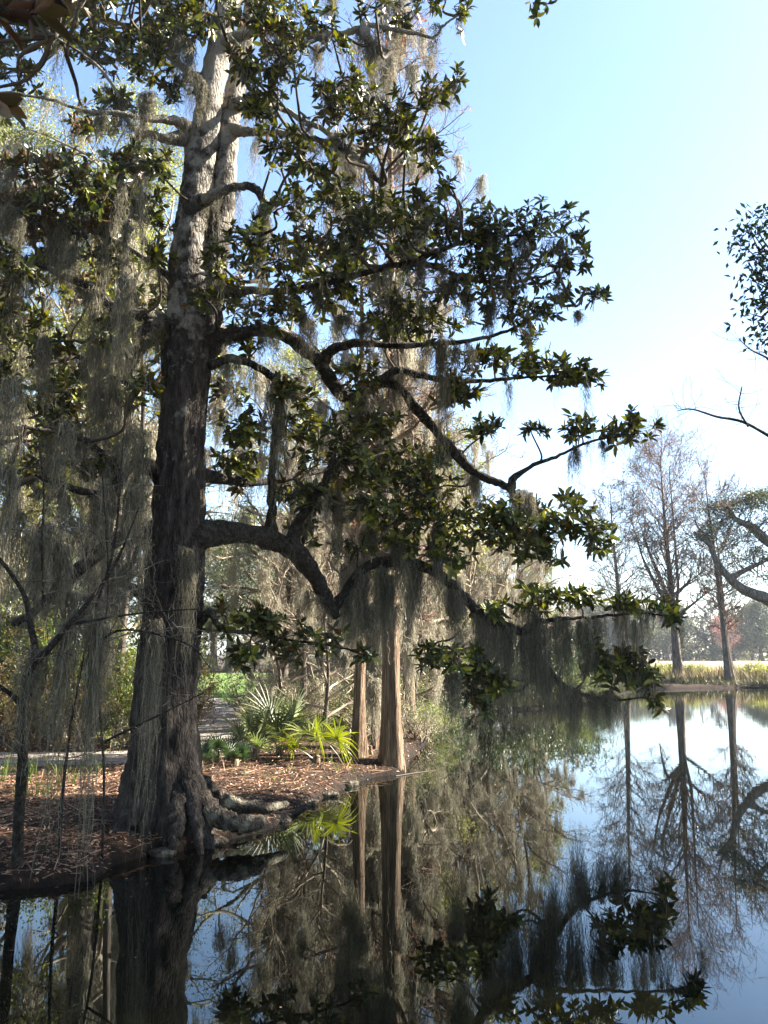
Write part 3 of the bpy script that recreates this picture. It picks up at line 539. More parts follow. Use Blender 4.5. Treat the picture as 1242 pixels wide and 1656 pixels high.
def rosettes(mb, P, AX, rng, mat=0, L=(.085, .18), kmin=6, kmax=12):
    for s in range(kmax):
        keep = rng.integers(kmin, kmax + 1, len(P)) > s; Pp, A = P[keep], AX[keep]; n = len(Pp)
        e1 = nrm(np.cross(A, np.array([[.3, .2, .9]]))); e2 = np.cross(A, e1)
        phi = s * 2.4 + rng.uniform(0, 6.28, n) * .15 + rng.uniform(-.3, .3, n); el = R(10) + R(62) * (s / kmax) ** 1.2 + rng.normal(0, .18, n)
        D = (e1 * np.cos(phi)[:, None] + e2 * np.sin(phi)[:, None]) * np.cos(el)[:, None] + A * np.sin(el)[:, None]
        D[:, 2] -= .12 * rng.uniform(0, 2, n)
        U = nrm(A + D * -.2 + rng.normal(0, .12, (n, 3))); ln = rng.uniform(*L, n) * np.clip(Pp[:, 1] / 10.0, .75, 1.4) if len(P) > 50 else rng.uniform(*L, n)
        big_leaves(mb, Pp - A * rng.uniform(-.02, .05, n)[:, None], nrm(D), U, ln, ln * rng.uniform(.30, .40, n), mat)
rust = (PXX < 230) & (PYY > 180) & (PYY < 420) & (rng.uniform(0, 1, len(P)) < .8)
rosettes(mbL, P[~rust], AX[~rust], rng, 0); rosettes(mbL, P[rust], AX[rust], rng, 1)
mbL.build("crown", [M['mag_leaf'], M['mag_leaf_old']], mag); mbT.build("twigs", M['twig_dark'], mag)

# ---------------------------------------------------------------- Spanish moss in the magnolia
HANKS = [  # px, py, depth, length px, width px, where
 (603, 62, 9.6, 75, 24, "thick wedge shaped moss beard on the topmost stub against the blue sky"),
 (622, 110, 9.55, 60, 7, "thin moss string trailing below the topmost wedge of moss"),
 (537, -20, 9.9, 52, 16, "moss beard at the top edge of the photo above the highest limb"),
 (462, 50, 10.1, 90, 26, "broad moss beard wrapped under the highest limb near the fork"),
 (510, 78, 10.0, 60, 14, "pale short moss tuft under the end of the highest limb"),
 (545, 140, 10.0, 66, 16, "pale twisted moss rope in front of the upper leaf tufts"),
 (432, 150, 10.3, 100, 30, "wide sunlit moss curtain beside the fork of the trunk"),
 (424, 335, 10.0, 140, 22, "long moss sleeve wrapped round the hooked limb"),
 (482, 300, 10.0, 50, 9, "narrow moss wisp beneath the isolated upper leaf sprays"),
 (545, 320, 9.9, 46, 14, "dark moss wisp under the middle upper leaf tufts"),
 (680, 420, 9.3, 80, 18, "dark double moss beard under the upper right limb"),
 (760, 470, 9.1, 62, 14, "dark moss beard below the first right leaf pad"),
 (795, 490, 9.0, 70, 14, "dark long moss beard beside the wide right leaf pads"),
 (735, 440, 9.2, 66, 8, "thin moss string at the bend of the upper right limb"),
 (935, 505, 8.7, 20, 5, "tiny moss wisp under the pointed right leaf tip"),
 (495, 510, 9.7, 80, 22, "dark moss beard over the bend of the middle right limb"),
 (555, 510, 9.6, 46, 18, "dark blunt moss tuft below the central leaves"),
 (590, 525, 9.5, 36, 18, "tan moss tuft glowing below the central leaves"),
 (430, 520, 10.0, 60, 26, "soft tan moss clump on the limb next to the trunk"),
 (715, 545, 9.1, 190, 16, "very long thin moss rope falling past the curved limb"),
 (583, 640, 9.15, 50, 22, "tan moss beard below the elbow of the middle right limb"),
 (446, 640, 9.85, 220, 28, "tall dark moss column hanging down beside the trunk"),
 (545, 800, 9.2, 120, 24, "grey moss rope falling in front of the bent lower limb"),
 (500, 790, 9.5, 60, 16, "short grey moss tuft above the bent lower limb"),
 (770, 765, 8.4, 55, 16, "dark moss tuft under the curve of the middle limb"),
 (838, 795, 8.2, 80, 24, "long moss beard hanging at the end of the middle limb"),
 (860, 800, 8.2, 65, 12, "narrow pale moss beard beside the one at the limb end"),
 (928, 722, 8.0, 45, 7, "lonely dark moss string against white sky"),
 (975, 712, 7.95, 40, 5, "thin moss thread near the outermost leaf spray"),
 (612, 905, 8.7, 130, 20, "long dark pointed moss beard at the top of the lower right limb"),
 (632, 935, 8.75, 115, 30, "wide moss beard hanging right before the thick cypress trunk"),
 (585, 935, 8.8, 80, 20, "short moss beard before the slim cypress trunk"),
 (648, 870, 8.8, 110, 26, "moss beard above the thick cypress among dark leaves"),
 (600, 980, 8.9, 90, 16, "low thin moss tuft between slim and thick cypress"),
 (668, 915, 8.6, 120, 15, "moss beard next to the long pointed one on the lower right limb"),
 (598, 860, 8.9, 40, 24, "moss clump on the crest of the lower right limb"),
 (735, 955, 8.3, 130, 30, "wide moss curtain behind the sloping lower limb"),
 (700, 850, 8.6, 150, 26, "grey moss fall among the dark leaves of the lower limb"),
 (560, 960, 8.9, 60, 12, "small moss beard at the notch of the lower limb"),
 (775, 985, 8.1, 170, 34, "thick moss curtain under the middle of the sloping limb"),
 (812, 1010, 8.0, 190, 34, "long pale moss curtain left of the sloping limb fork"),
 (860, 985, 7.9, 140, 40, "dark moss drapery wrapped at the fork of the sloping limb"),
 (870, 1040, 7.8, 130, 30, "moss curtain trailing from the fork almost to the pond"),
 (905, 1000, 7.8, 150, 36, "broad moss curtain below the outer leafy side branch"),
 (930, 1112, 7.6, 110, 22, "black pointed moss beard touching the water line at the limb end"),
 (968, 1120, 7.5, 90, 44, "wide black moss fringe over the water at the limb end"),
 (740, 1085, 8.25, 90, 44, "dark moss bundle under the low hanging leaf cluster"),
 (945, 1005, 7.7, 90, 20, "thin moss fringe under the outer half of the side branch"),
 (98, 880, 8.6, 210, 24, "long grey moss column left of the low left limb"),
 (68, 860, 8.4, 150, 26, "grey moss beard high at the left edge"),
 (188, 905, 9.2, 160, 30, "grey moss curtain directly left of the thick trunk"),
 (172, 1010, 8.6, 120, 34, "dark moss bundle beside the trunk at head height"),
 (130, 960, 8.5, 170, 34, "dense moss curtain between trunk and bare sapling"),
 (60, 1050, 8.0, 170, 34, "grey moss curtain over the bare sapling"),
 (108, 1000, 8.0, 390, 22, "very long moss rope reaching down to the leafy bank"),
 (155, 985, 8.1, 400, 22, "very long moss rope ending above the waterline"),
 (248, 1010, 9.6, 280, 24, "faint grey moss veil running down the front of the trunk"),
 (300, 880, 9.9, 200, 22, "grey moss veil on the right face of the trunk"),
 (75, 540, 9.3, 100, 18, "grey moss beard in the left leaves"),
 (185, 530, 9.8, 90, 14, "pale moss beard hanging from the end of the left arm"),
 (95, 370, 9.6, 100, 30, "moss curtain above the left arm"),
 (20, 340, 9.0, 110, 24, "moss beard at the left photo edge under rusty leaves"),
 (305, 60, 10.2, 140, 20, "grey moss rope left of the upper trunk"),
 (285, 40, 10.4, 120, 16, "thin moss rope further left of the upper trunk"),
 (325, 130, 10.3, 70, 16, "moss clump clinging to the pale upper trunk"),
 (240, 150, 10.0, 60, 24, "dark moss clump on the upper left limb"),
]
mr = np.random.default_rng(31)
for (x, y, Yd, ln, w, lab) in HANKS:
    Yd = fy(x, y, Yd)
    mb = MB(); m = mpp(x, y, Yd); top = at(x, y, Yd)
    moss_hank(mb, top, ln * m * 1.35, w * m * .85, mr, dens=1.7, w=.0065)
    o = mb.build("spanish_moss", M['moss'], loc=top, smooth=False); tag(o, lab, "moss", "Spanish moss beards hanging from the big tree")
mb = MB()
for k in range(400):      # small wisps all over the limbs and twigs
    q = LIMB_P[mr.integers(len(LIMB_P))] + mr.normal(0, .03, 3)
    moss_hank(mb, q, mr.uniform(.2, 1.0) ** 1.2 * 1.15, mr.uniform(.02, .09), mr, dens=.45, w=.0055)
for k in range(75):
    moss_hank(mb, at(mr.uniform(-40, 235), mr.uniform(260, 900), mr.uniform(8.6, 11.5)), mr.uniform(.7, 2.3), mr.uniform(.05, .22), mr, dens=.9, w=.006)
for nm_, cnt_ in (('low_right_outer', 18), ('low_side', 9)):      # the fringe over the water
    for k in range(cnt_):
        q = NAMES[nm_][mr.integers(8, len(NAMES[nm_]) - 4)] + mr.normal(0, .08, 3)
        moss_hank(mb, q, min(mr.uniform(.7, 2.4), max(.4, q[2] - .35)), mr.uniform(.06, .18), mr, dens=.75, w=.006)
sel = mr.choice(len(P), 420, replace=False)
for q in P[sel]:
    moss_strands(mb, q + mr.normal(0, .03, (14, 3)), mr.uniform(.1, .55) * mr.uniform(.3, 1, 14), .03, .005, mr, seg=5)
tag(mb.build("moss_wisps", M['moss'], smooth=False), "countless thin grey moss wisps on the big tree's limbs and twigs", "moss wisps", kind="stuff")

# ---------------------------------------------------------------- generic branching trees
def grow(S, D, L, r0, r1, nseg, wig, up, rng):
    Mn = len(S); P = np.zeros((Mn, nseg + 1, 3)); P[:, 0] = S; d = nrm(D)
    for k in range(nseg):
        d = nrm(d + rng.normal(0, wig, (Mn, 3)) + np.array([0, 0, up])); P[:, k + 1] = P[:, k] + d * (L / nseg)[:, None]
    t = np.linspace(0, 1, nseg + 1)[None]; Rr = r0[:, None] * (1 - t) + r1[:, None] * t
    return P, Rr
def spawn(P, Rr, cnt, ang, ls, L, rng, tmin=.25, planar=0, rs=.6):
    Mn, n1, _ = P.shape; idx = np.repeat(np.arange(Mn), cnt); t = rng.uniform(tmin, 1, len(idx)) * (n1 - 1.001)
    i0 = t.astype(int); f = (t - i0)[:, None]; S = P[idx, i0] * (1 - f) + P[idx, i0 + 1] * f; d = nrm(P[idx, i0 + 1] - P[idx, i0])
    rnd = rng.normal(0, 1, (len(idx), 3)); rnd[:, 2] *= (1 - planar); s = nrm(np.cross(d, rnd) if planar == 0 else rnd - d * np.sum(rnd * d, 1, keepdims=True))
    a = rng.normal(ang, ang * .25, len(idx))[:, None]; D = d * np.cos(a) + s * np.sin(a)
    rr = Rr[idx, i0] * rs; Ln = L[idx] * ls * rng.uniform(.55, 1.2, len(idx)) * (1.15 - .6 * t / (n1 - 1))
    return S, D, Ln, rr
def put_segs(mb, P, Rr, k=3, mat=0):
    A = P[:, :-1].reshape(-1, 3); B = P[:, 1:].reshape(-1, 3); prisms(mb, A, B, Rr[:, :-1].ravel(), Rr[:, 1:].ravel(), k, mat)

def simple_trunk(mb, H, r, rng, lean=(0, 0), flare=1.0, k=18, n=30, ridges=.10, fl_h=1.2, wob=.12):
    z = np.linspace(-.3, H, n) ** 1.0; t = np.clip(z / H, 0, 1); ph = rng.uniform(0, 6, 2)
    C = np.column_stack([lean[0] * t * H + wob * np.sin(t * 5 + ph[0]) * t, lean[1] * t * H + wob * np.sin(t * 4 + ph[1]) * t, z])
    rr = r * (1 - .93 * t ** .9) * (1 + flare * np.exp(-np.maximum(z, 0) / fl_h * 2.2)); th = np.arange(k) * 2 * PI / k
    fl = rng.normal(0, 1, k) * ridges
    hz = np.exp(-np.maximum(z, 0) / fl_h)
    Rm = rr[:, None] * (1 + fl[None] * (.35 + 1.6 * hz[:, None]) + rng.normal(0, .02, (n, k)))
    V = C[:, None] + np.stack([np.cos(th)[None] * Rm, np.sin(th)[None] * Rm, np.zeros_like(Rm)], -1)
    i = np.arange(n - 1)[:, None] * k; j = np.arange(k)[None]; j2 = (j + 1) % k
    mb.add(V.reshape(-1, 3), np.stack([i + j, i + j2, i + k + j2, i + k + j], -1).reshape(-1, 4))
    return C, rr
def cypress(name, loc, H, r, seed, label, group=None, z0=.3, spread=.13, nb=70, asc=.9, leafy=.3, moss=.0, lean=(0, 0), fine=.006, cat="tree", flare=1.0, lump=1.0, mossw=.012, bark='cyp_bark', leafmat='cyp_leaf', second=False, tip_only=False, fl_h=1.2, twigm='twig_red', n2=7, n3=6, top_w=1.0, rth=.42, pk=.78):
    rg = np.random.default_rng(seed); o = empty(name, loc, label, cat, group)
    mb = MB(); C, rr = simple_trunk(mb, H, r, rg, lean, flare, fl_h=fl_h, k=22); C = C + 0
    Vsave = None
    tr = MB(); tr.v = [v + np.array(loc) for v in mb.v]; tr.f = mb.f; tr.m = mb.m; tr.n = mb.n
    tr.build("trunk", M[bark], o)
    tw = MB(); lf = MB(); ms = MB()
    t = z0 + (1 - z0) * rg.uniform(0, 1, nb) ** .85; z = t * H
    S = np.column_stack([np.interp(z, C[:, 2], C[:, 0]), np.interp(z, C[:, 2], C[:, 1]), z]); a = rg.uniform(0, 2 * PI, nb)
    el = asc * rg.uniform(.5, 1.2, nb); D = np.column_stack([np.cos(a) * np.cos(el), np.sin(a) * np.cos(el), np.sin(el)])
    prof = np.sin(np.clip((t - z0) / (1 - z0), 0, 1) * PI * pk + .45) ** .8
    L = H * spread * prof * rg.uniform(.6, 1.2, nb) * top_w + .2; r0 = np.interp(z, C[:, 2], rr) * rth + .004
    P, Rr = grow(S, D, L, r0, r0 * .25, 6, .16, .07, rg); put_segs(tw, P, np.maximum(Rr, fine), 4)
    S2, D2, L2, q2 = spawn(P, Rr, n2, .8, .5, L, rg, .15, rs=.6); P2, R2 = grow(S2, D2, L2, q2, q2 * .4, 4, .18, .05, rg); put_segs(tw, P2, np.maximum(R2, fine * .8), 3)
    S3, D3, L3, q3 = spawn(P2, R2, n3, .8, .55, L2, rg, .1, rs=.6); P3, R3 = grow(S3, D3, L3, q3, q3 * .4, 3, .2, .0, rg); put_segs(tw, P3, np.maximum(R3, fine * .6), 3)
    if leafy:
        n = int(len(P3) * leafy * 3); ii = rg.integers(0, len(P3), n); Q = P3[ii, rg.integers(1, 4, n)] + rg.normal(0, .03, (n, 3))
        if tip_only: Q = Q[Q[:, 2] > H * rg.uniform(.55, .9, n)]
        n = len(Q); dd = rdir(rg, n); dd[:, 2] -= .8; small_leaves(lf, Q + np.array(loc), nrm(dd), rdir(rg, n), rg.uniform(.05, .11, n) * lump, .022 * lump)
    if moss:
        n = int(nb * moss); ii = rg.integers(0, nb, n); Q = P[ii, rg.integers(1, 7, n)]
        for q in Q: moss_hank(ms, q + np.array(loc), rg.uniform(.4, 1.7), rg.uniform(.08, .25), rg, dens=.6, w=mossw)
        if mossw < .02:
            for zc in np.linspace(H * .2, H * .42, 12): moss_hank(ms, np.array([np.interp(zc, C[:, 2], C[:, 0]), np.interp(zc, C[:, 2], C[:, 1]) - .2, zc]) + rg.normal(0, .12, 3) + np.array(loc), rg.uniform(.7, 1.7), rg.uniform(.25, .5), rg, dens=1.3, w=mossw)
    for m_ in (tw,): m_.v = [v + np.array(loc) for v in m_.v]
    tw.build("crown", M[twigm], o)
    if lf.n: lf.build("foliage", M[leafmat], o, smooth=False)
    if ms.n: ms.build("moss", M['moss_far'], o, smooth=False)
    return o, C + np.array(loc)
def gz(x, y): return float(land_h([(x, y)])[0])

# cypresses on the lit point of the bank
def ploc(px, py, z=0.0):
    q = on_plane(px, py, z); return q
q = ploc(632, 1244, .05)
cyp1, _ = cypress("cypress_tree", (q[0], q[1], .0), 18.0, .21, 101, "thick sunlit cypress with stringy orange bark standing at the water's edge", "cypresses on the sunlit point", z0=.16, nb=90, spread=.125, leafy=.6, tip_only=True, flare=.5, moss=1.6, asc=.75, fl_h=.9)
q = ploc(578, 1236, .1)
cypress("cypress_tree", (q[0], q[1], .05), 14.5, .13, 102, "slim cypress trunk standing just left of the thick sunlit cypress", "cypresses on the sunlit point", z0=.2, nb=44, spread=.13, leafy=.3, flare=.7, moss=1.4, lean=(.012, 0), asc=.6)
q = ploc(607, 1222, .1)
cypress("cypress_tree", (q[0], q[1], .05), 7.5, .085, 103, "thin dark cypress stem behind and between the slim and thick cypresses", "cypresses on the sunlit point", z0=.4, nb=26, spread=.16, leafy=.2, flare=.5, moss=.5, asc=.5)
q = ploc(662, 1197, .0)
cypress("cypress_tree", (q[0], q[1], -.05), 13.0, .17, 104, "buttressed cypress rising from the water behind the thick sunlit one", "cypresses on the sunlit point", z0=.22, nb=60, spread=.16, leafy=.3, flare=1.9, moss=.9, asc=.5, fl_h=1.0)

# far shore cypresses and the live oak at the right
x_, y_ = on_plane(1098, 1112); x_ = x_ * 59.5 / y_
F1, F1C = cypress("cypress_tree", (x_, 59.5, .05), 17.2, .36, 111, "tallest bare cypress of the far shore with a rounded rusty top", "bare cypresses on the far shore", z0=.30, nb=105, spread=.30, asc=.85, leafy=.22, tip_only=True, fine=.012, lump=1.9, rth=.24, n2=8, pk=.66, flare=.35, fl_h=2, bark='far_bark', lean=(-.018, 0), top_w=1.05)
# its twin leader
mb = MB(); rg = np.random.default_rng(5); zz = np.linspace(4.6, 16.5, 14)
tube(mb, np.column_stack([np.interp(4.6, F1C[:, 2], F1C[:, 0]) + .5 * np.clip((zz - 4.6) / 2.5, 0, 1) - .012 * (zz - 5), np.full(14, 59.45), zz]), np.linspace(.13, .03, 14), 8)
mb.build("side_stem", M['far_bark'], F1)
for pts in ([(1086, 988, 59.5, 6), (1062, 950, 59.2, 5), (1040, 905, 59, 3), (1030, 870, 59, 1.6), (1018, 835, 59, .5)], [(1092, 985, 59.5, 6), (1070, 935, 60, 5), (1050, 890, 60, 3), (1040, 862, 60, 1.5), (1024, 820, 60, .4)],
            [(1092, 965, 59.5, 5), (1112, 945, 59.6, 2.5), (1135, 925, 60, 1.5), (1150, 900, 60, .4)], [(1094, 1000, 59.5, 5), (1112, 985, 59.5, 4), (1130, 970, 59.6, 2.4), (1150, 955, 59.8, 1.4), (1175, 950, 60, .4)], [(1086, 990, 59.4, 5), (1064, 968, 59, 4), (1058, 985, 58.8, 3), (1056, 1020, 58.7, .8)]):
    c_, r_ = px_line(pts, 5); tc_ = np.array([np.interp(c_[0, 2], F1C[:, 2], F1C[:, 0]), np.interp(c_[0, 2], F1C[:, 2], F1C[:, 1]), c_[0, 2]]); c_ = c_ + (tc_ - c_[0]) * ((1 - np.linspace(0, 1, len(c_))) ** 2)[:, None]; r_ = r_ * .62; mb = MB(); tube(mb, c_, r_, 7, rg, .06); mb.build("limb", M['far_bark'], F1)
    S_ = c_[rg.integers(len(c_) // 4, len(c_), 20)]; D_ = rdir(rg, 20); D_[:, 2] = abs(D_[:, 2]) + .2; L_ = rg.uniform(.8, 2.6, 20); P_, R_ = grow(S_, D_, L_, np.full(20, .045), np.full(20, .015), 5, .2, .05, rg); mb = MB(); put_segs(mb, P_, R_)
    S_, D_, L_, q_ = spawn(P_, R_, 6, .8, .5, L_, rg, .15); P_, R_ = grow(S_, D_, L_, np.full(len(S_), .02), np.full(len(S_), .01), 4, .2, .03, rg); put_segs(mb, P_, R_)
    S_, D_, L_, q_ = spawn(P_, R_, 4, .8, .55, L_, rg, .15); P_, R_ = grow(S_, D_, L_, np.full(len(S_), .012), np.full(len(S_), .007), 3, .2, .03, rg); put_segs(mb, P_, R_); mb.build("crown", M['twig_red'], F1)
x2, _y = on_plane(1030, 1112)
cypress("cypress_tree", (x2 + .4, 60.5, .1), 14.5, .28, 112, "slender bare cypress just left of the tallest one on the far shore", "bare cypresses on the far shore", z0=.25, nb=80, spread=.30, asc=.65, leafy=.12, fine=.016, lump=1.8, rth=.24, flare=.5, fl_h=2, bark='far_bark', lean=(-.02, 0), tip_only=True)
x3, _y = on_plane(1192, 1112)
cypress("cypress_tree", (x3, 57.5, .05), 15.6, .27, 113, "bare cypress with a tapered trunk beside the oak on the far shore", "bare cypresses on the far shore", z0=.2, nb=80, spread=.26, asc=.5, leafy=.10, fine=.016, lump=1.8, rth=.24, flare=.6, fl_h=2, bark='far_bark', lean=(-.045, 0), tip_only=True)
cypress("cypress_tree", (x3 + .5, 58.2, .05), 12.0, .2, 114, "thinnest cypress leaning against the tapered one at the far right", "bare cypresses on the far shore", z0=.25, nb=30, spread=.16, asc=.5, leafy=.1, fine=.02, lump=2, flare=.6, fl_h=2, bark='far_bark', lean=(-.05, 0))

def clump_leaves(lf, C, rad, per, rng, L, W, zs=.6):
    C = np.asarray(C); n = len(C) * per; ii = np.repeat(np.arange(len(C)), per); u = rng.normal(0, .5, (n, 3)); u[:, 2] *= zs
    P = C[ii] + u * np.asarray(rad)[ii, None] if np.ndim(rad) else C[ii] + u * rad
    D = rdir(rng, n); U = rdir(rng, n); U[:, 2] = abs(U[:, 2]) + .4; small_leaves(lf, P, D, nrm(U), rng.uniform(.7, 1.3, n) * L, W)
def broad_tree(name, loc, H, W, r, seed, label, group=None, leafmat='oak_leaf', lsize=.10, per=40, nb=26, z0=.3, moss=1.0, mossw=.014, lean=(0, 0), bark='far_bark', twigm='twig', asc=.55, n2=5, n3=5, leaf=True, mosslen=(.6, 2.4), fine=.012, flare=.4, cat="tree", crad=.45, mossd=.5):
    rg = np.random.default_rng(seed); o = empty(name, loc, label, cat, group); loc = np.array(loc)
    tr = MB(); C, rr = simple_trunk(tr, H * .86, r, rg, lean, flare, wob=.5); tr.v = [v + loc for v in tr.v]; tr.build("trunk", M[bark], o)
    tw = MB(); lf = MB(); ms = MB(); t = z0 + (1 - z0) * np.linspace(0, 1, nb) ** .9; z = t * H * .86
    S = np.column_stack([np.interp(z, C[:, 2], C[:, 0]), np.interp(z, C[:, 2], C[:, 1]), z]); a = np.arange(nb) * 2.4 + rg.uniform(-.5, .5, nb)
    el = asc * rg.uniform(.3, 1.3, nb) + .5 * t ** 3; D = np.column_stack([np.cos(a) * np.cos(el), np.sin(a) * np.cos(el), np.sin(el)])
    L = W * .5 * (1 - .45 * t ** 2) * rg.uniform(.6, 1.1, nb); r0 = np.interp(z, C[:, 2], rr) * .55 + .015
    P, Rr = grow(S, D, L, r0, r0 * .3, 7, .22, .03, rg); put_segs(tw, P, Rr, 6)
    S2, D2, L2, q2 = spawn(P, Rr, n2, .75, .5, L, rg, .25); P2, R2 = grow(S2, D2, L2, q2, q2 * .35, 5, .25, .03, rg); put_segs(tw, P2, np.maximum(R2, fine), 4)
    S3, D3, L3, q3 = spawn(P2, R2, n3, .8, .5, L2, rg, .2); P3, R3 = grow(S3, D3, L3, q3, q3 * .35, 3, .3, .0, rg); put_segs(tw, P3, np.maximum(R3, fine * .7), 3)
    if not leaf:
        S4, D4, L4, q4 = spawn(P3, R3, 4, .8, .6, L3, rg, .2); P4, R4 = grow(S4, D4, L4, q4, q4 * .35, 2, .3, .0, rg); put_segs(tw, P4, np.maximum(R4, fine * .5), 3)
    tw.v = [v + loc for v in tw.v]; tw.build("branches" if leaf else "crown", M[twigm], o)
    if leaf:
        Cc = P3[:, -1] + loc; clump_leaves(lf, Cc, crad, per, rg, lsize, lsize * .5); lf.build("crown", M[leafmat], o, smooth=False)
    if moss:
        allp = np.vstack([P[:, 2:].reshape(-1, 3), P2[:, 1:].reshape(-1, 3)]); n = int(42 * moss); Q = allp[rg.integers(0, len(allp), n)]
        for q in Q: moss_hank(ms, q + loc, rg.uniform(*mosslen), rg.uniform(.12, .4), rg, dens=mossd, w=mossw)
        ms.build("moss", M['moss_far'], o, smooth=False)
    return o
def copy_tree(o, loc, label, rz=0, s=1.0, sz=None):
    c = o.copy(); col.objects.link(c); c.location = loc; c.rotation_euler = (0, 0, rz); c.scale = (s, s, sz or s); c["label"] = label
    for ch in o.children:
        d = ch.copy(); col.objects.link(d); d.parent = c
    return c
# live oak on the far shore, leaning in from the right
oakR = empty("oak_tree", (27.5, 56, .3), "spreading live oak leaning in from the right edge of the far shore", "tree")
rg = np.random.default_rng(77); lf = MB()
mb = MB(); c_, r_ = px_line([(1290, 1112, 56, 24), (1285, 1040, 56, 24), (1262, 985, 56, 13), (1240, 968, 56, 10), (1205, 955, 56, 7.5), (1180, 935, 56, 6), (1158, 905, 56, 4.5), (1145, 870, 56, 3), (1130, 855, 56, 1.6), (1122, 835, 56, .5)], 6); tube(mb, c_, r_, 12, rg, .07); mb.build("trunk", M['far_bark'], oakR)
tipsR = []
for pts in ([(1275, 1010, 56, 16), (1290, 960, 56, 14), (1290, 900, 56.5, 12), (1262, 885, 56.5, 9), (1240, 875, 56.5, 8), (1215, 852, 56.5, 6), (1190, 840, 56, 4), (1175, 815, 56, 2)],
            [(1290, 920, 56.5, 10), (1300, 860, 57, 9), (1280, 820, 57, 7), (1250, 800, 57, 5), (1215, 800, 57, 3)],
            [(1180, 935, 56, 6), (1210, 920, 56.5, 4), (1240, 905, 57, 3), (1260, 890, 57, 2)], [(1290, 900, 57, 9), (1340, 850, 57, 8), (1380, 800, 57, 5)], [(1152, 885, 56, 4), (1135, 870, 55.6, 3), (1122, 860, 55.5, 2)]):
    c_, r_ = px_line(pts, 6); mb = MB(); tube(mb, c_, r_, 8, rg, .07); mb.build("limb", M['far_bark'], oakR); tipsR.append(c_)
cl = []
for (x, y, rx, ry, n) in [(1215, 812, 40, 18, 26), (1240, 835, 40, 20, 20), (1180, 830, 28, 20, 18), (1160, 850, 18, 12, 9), (1150, 815, 12, 12, 5), (1210, 900, 40, 18, 16), (1240, 930, 30, 18, 12), (1137, 862, 16, 12, 9), (1300, 820, 60, 35, 50), (1330, 880, 50, 40, 36), (1230, 800, 30, 12, 10), (1195, 870, 30, 14, 8)]:
    u = rg.normal(0, .5, (n, 3)); cl.append(at(x, y, 56.5) + u * np.array([rx * .044, 2.0, ry * .044]))
cl = np.vstack(cl); clump_leaves(lf, cl, .75, 80, rg, .16, .08, .7); lf.build("crown", M['oak_grey'], oakR, smooth=False)
mb = MB(); allp = np.vstack(tipsR); near = allp[np.argmin(np.linalg.norm(cl[:, None] - allp[None], axis=2), 1)]; kn = (cl + near) / 2 + rg.normal(0, .2, cl.shape)
prisms(mb, near, kn, .05, .035, 4); prisms(mb, kn, cl, .035, .02, 4); mb.build("twigs", M['far_bark'], oakR)

# ---------------------------------------------------------------- background wood, left and centre
g1 = "mossy trees of the wood behind the bank"
T = {}
T['oakA'] = broad_tree("oak_tree", (-7.5, 21, gz(-7.5, 21)), 19, 12, .40, 201, "tall olive leaved oak directly behind the left side of the big tree", g1, moss=1.2, per=36, n3=6)
T['oakB'] = broad_tree("oak_tree", (-13.5, 24, .35), 21, 13, .45, 202, "tallest olive leaved oak at the left edge of the wood", g1, moss=1.2, per=36, n3=6)
T['oakC'] = broad_tree("oak_tree", (.6, 27, .35), 11.5, 9, .28, 203, "low olive leaved oak seen between the cypresses and the long curved limb", g1, moss=1.6, per=36, nb=24)
T['bareA'] = broad_tree("bare_tree", (3.6, 34.5, .35), 13, 11, .26, 204, "bare twiggy tree fanning out at the right end of the wood", g1, leaf=False, moss=1.2, nb=26, bark='far_bark', fine=.012, mosslen=(.8, 3.2), z0=.2, asc=.7)
T['bareB'] = broad_tree("bare_tree", (-3.2, 25.5, .35), 12, 8, .2, 205, "grey bare mossy tree rising behind the palmettos", g1, leaf=False, moss=1.6, nb=26, fine=.011, z0=.18, asc=.5)
T['stem'] = broad_tree("bare_tree", (-6.0, 18.5, .35), 14, 4, .12, 206, "thin pale stemmed tree left of the big trunk", g1, leaf=False, moss=.9, nb=16, n2=4, n3=3, fine=.008, z0=.3, mosslen=(.6, 2.2))
T['sap'] = broad_tree("mossy_sapling", (-2.6, 20.5, .35), 5.5, 5.5, .06, 207, "low bare mossy sapling right behind the palmettos", g1, leaf=False, moss=.7, nb=24, n2=5, n3=4, fine=.005, z0=.12, mosslen=(.3, 1.3), asc=.5, mossw=.01)
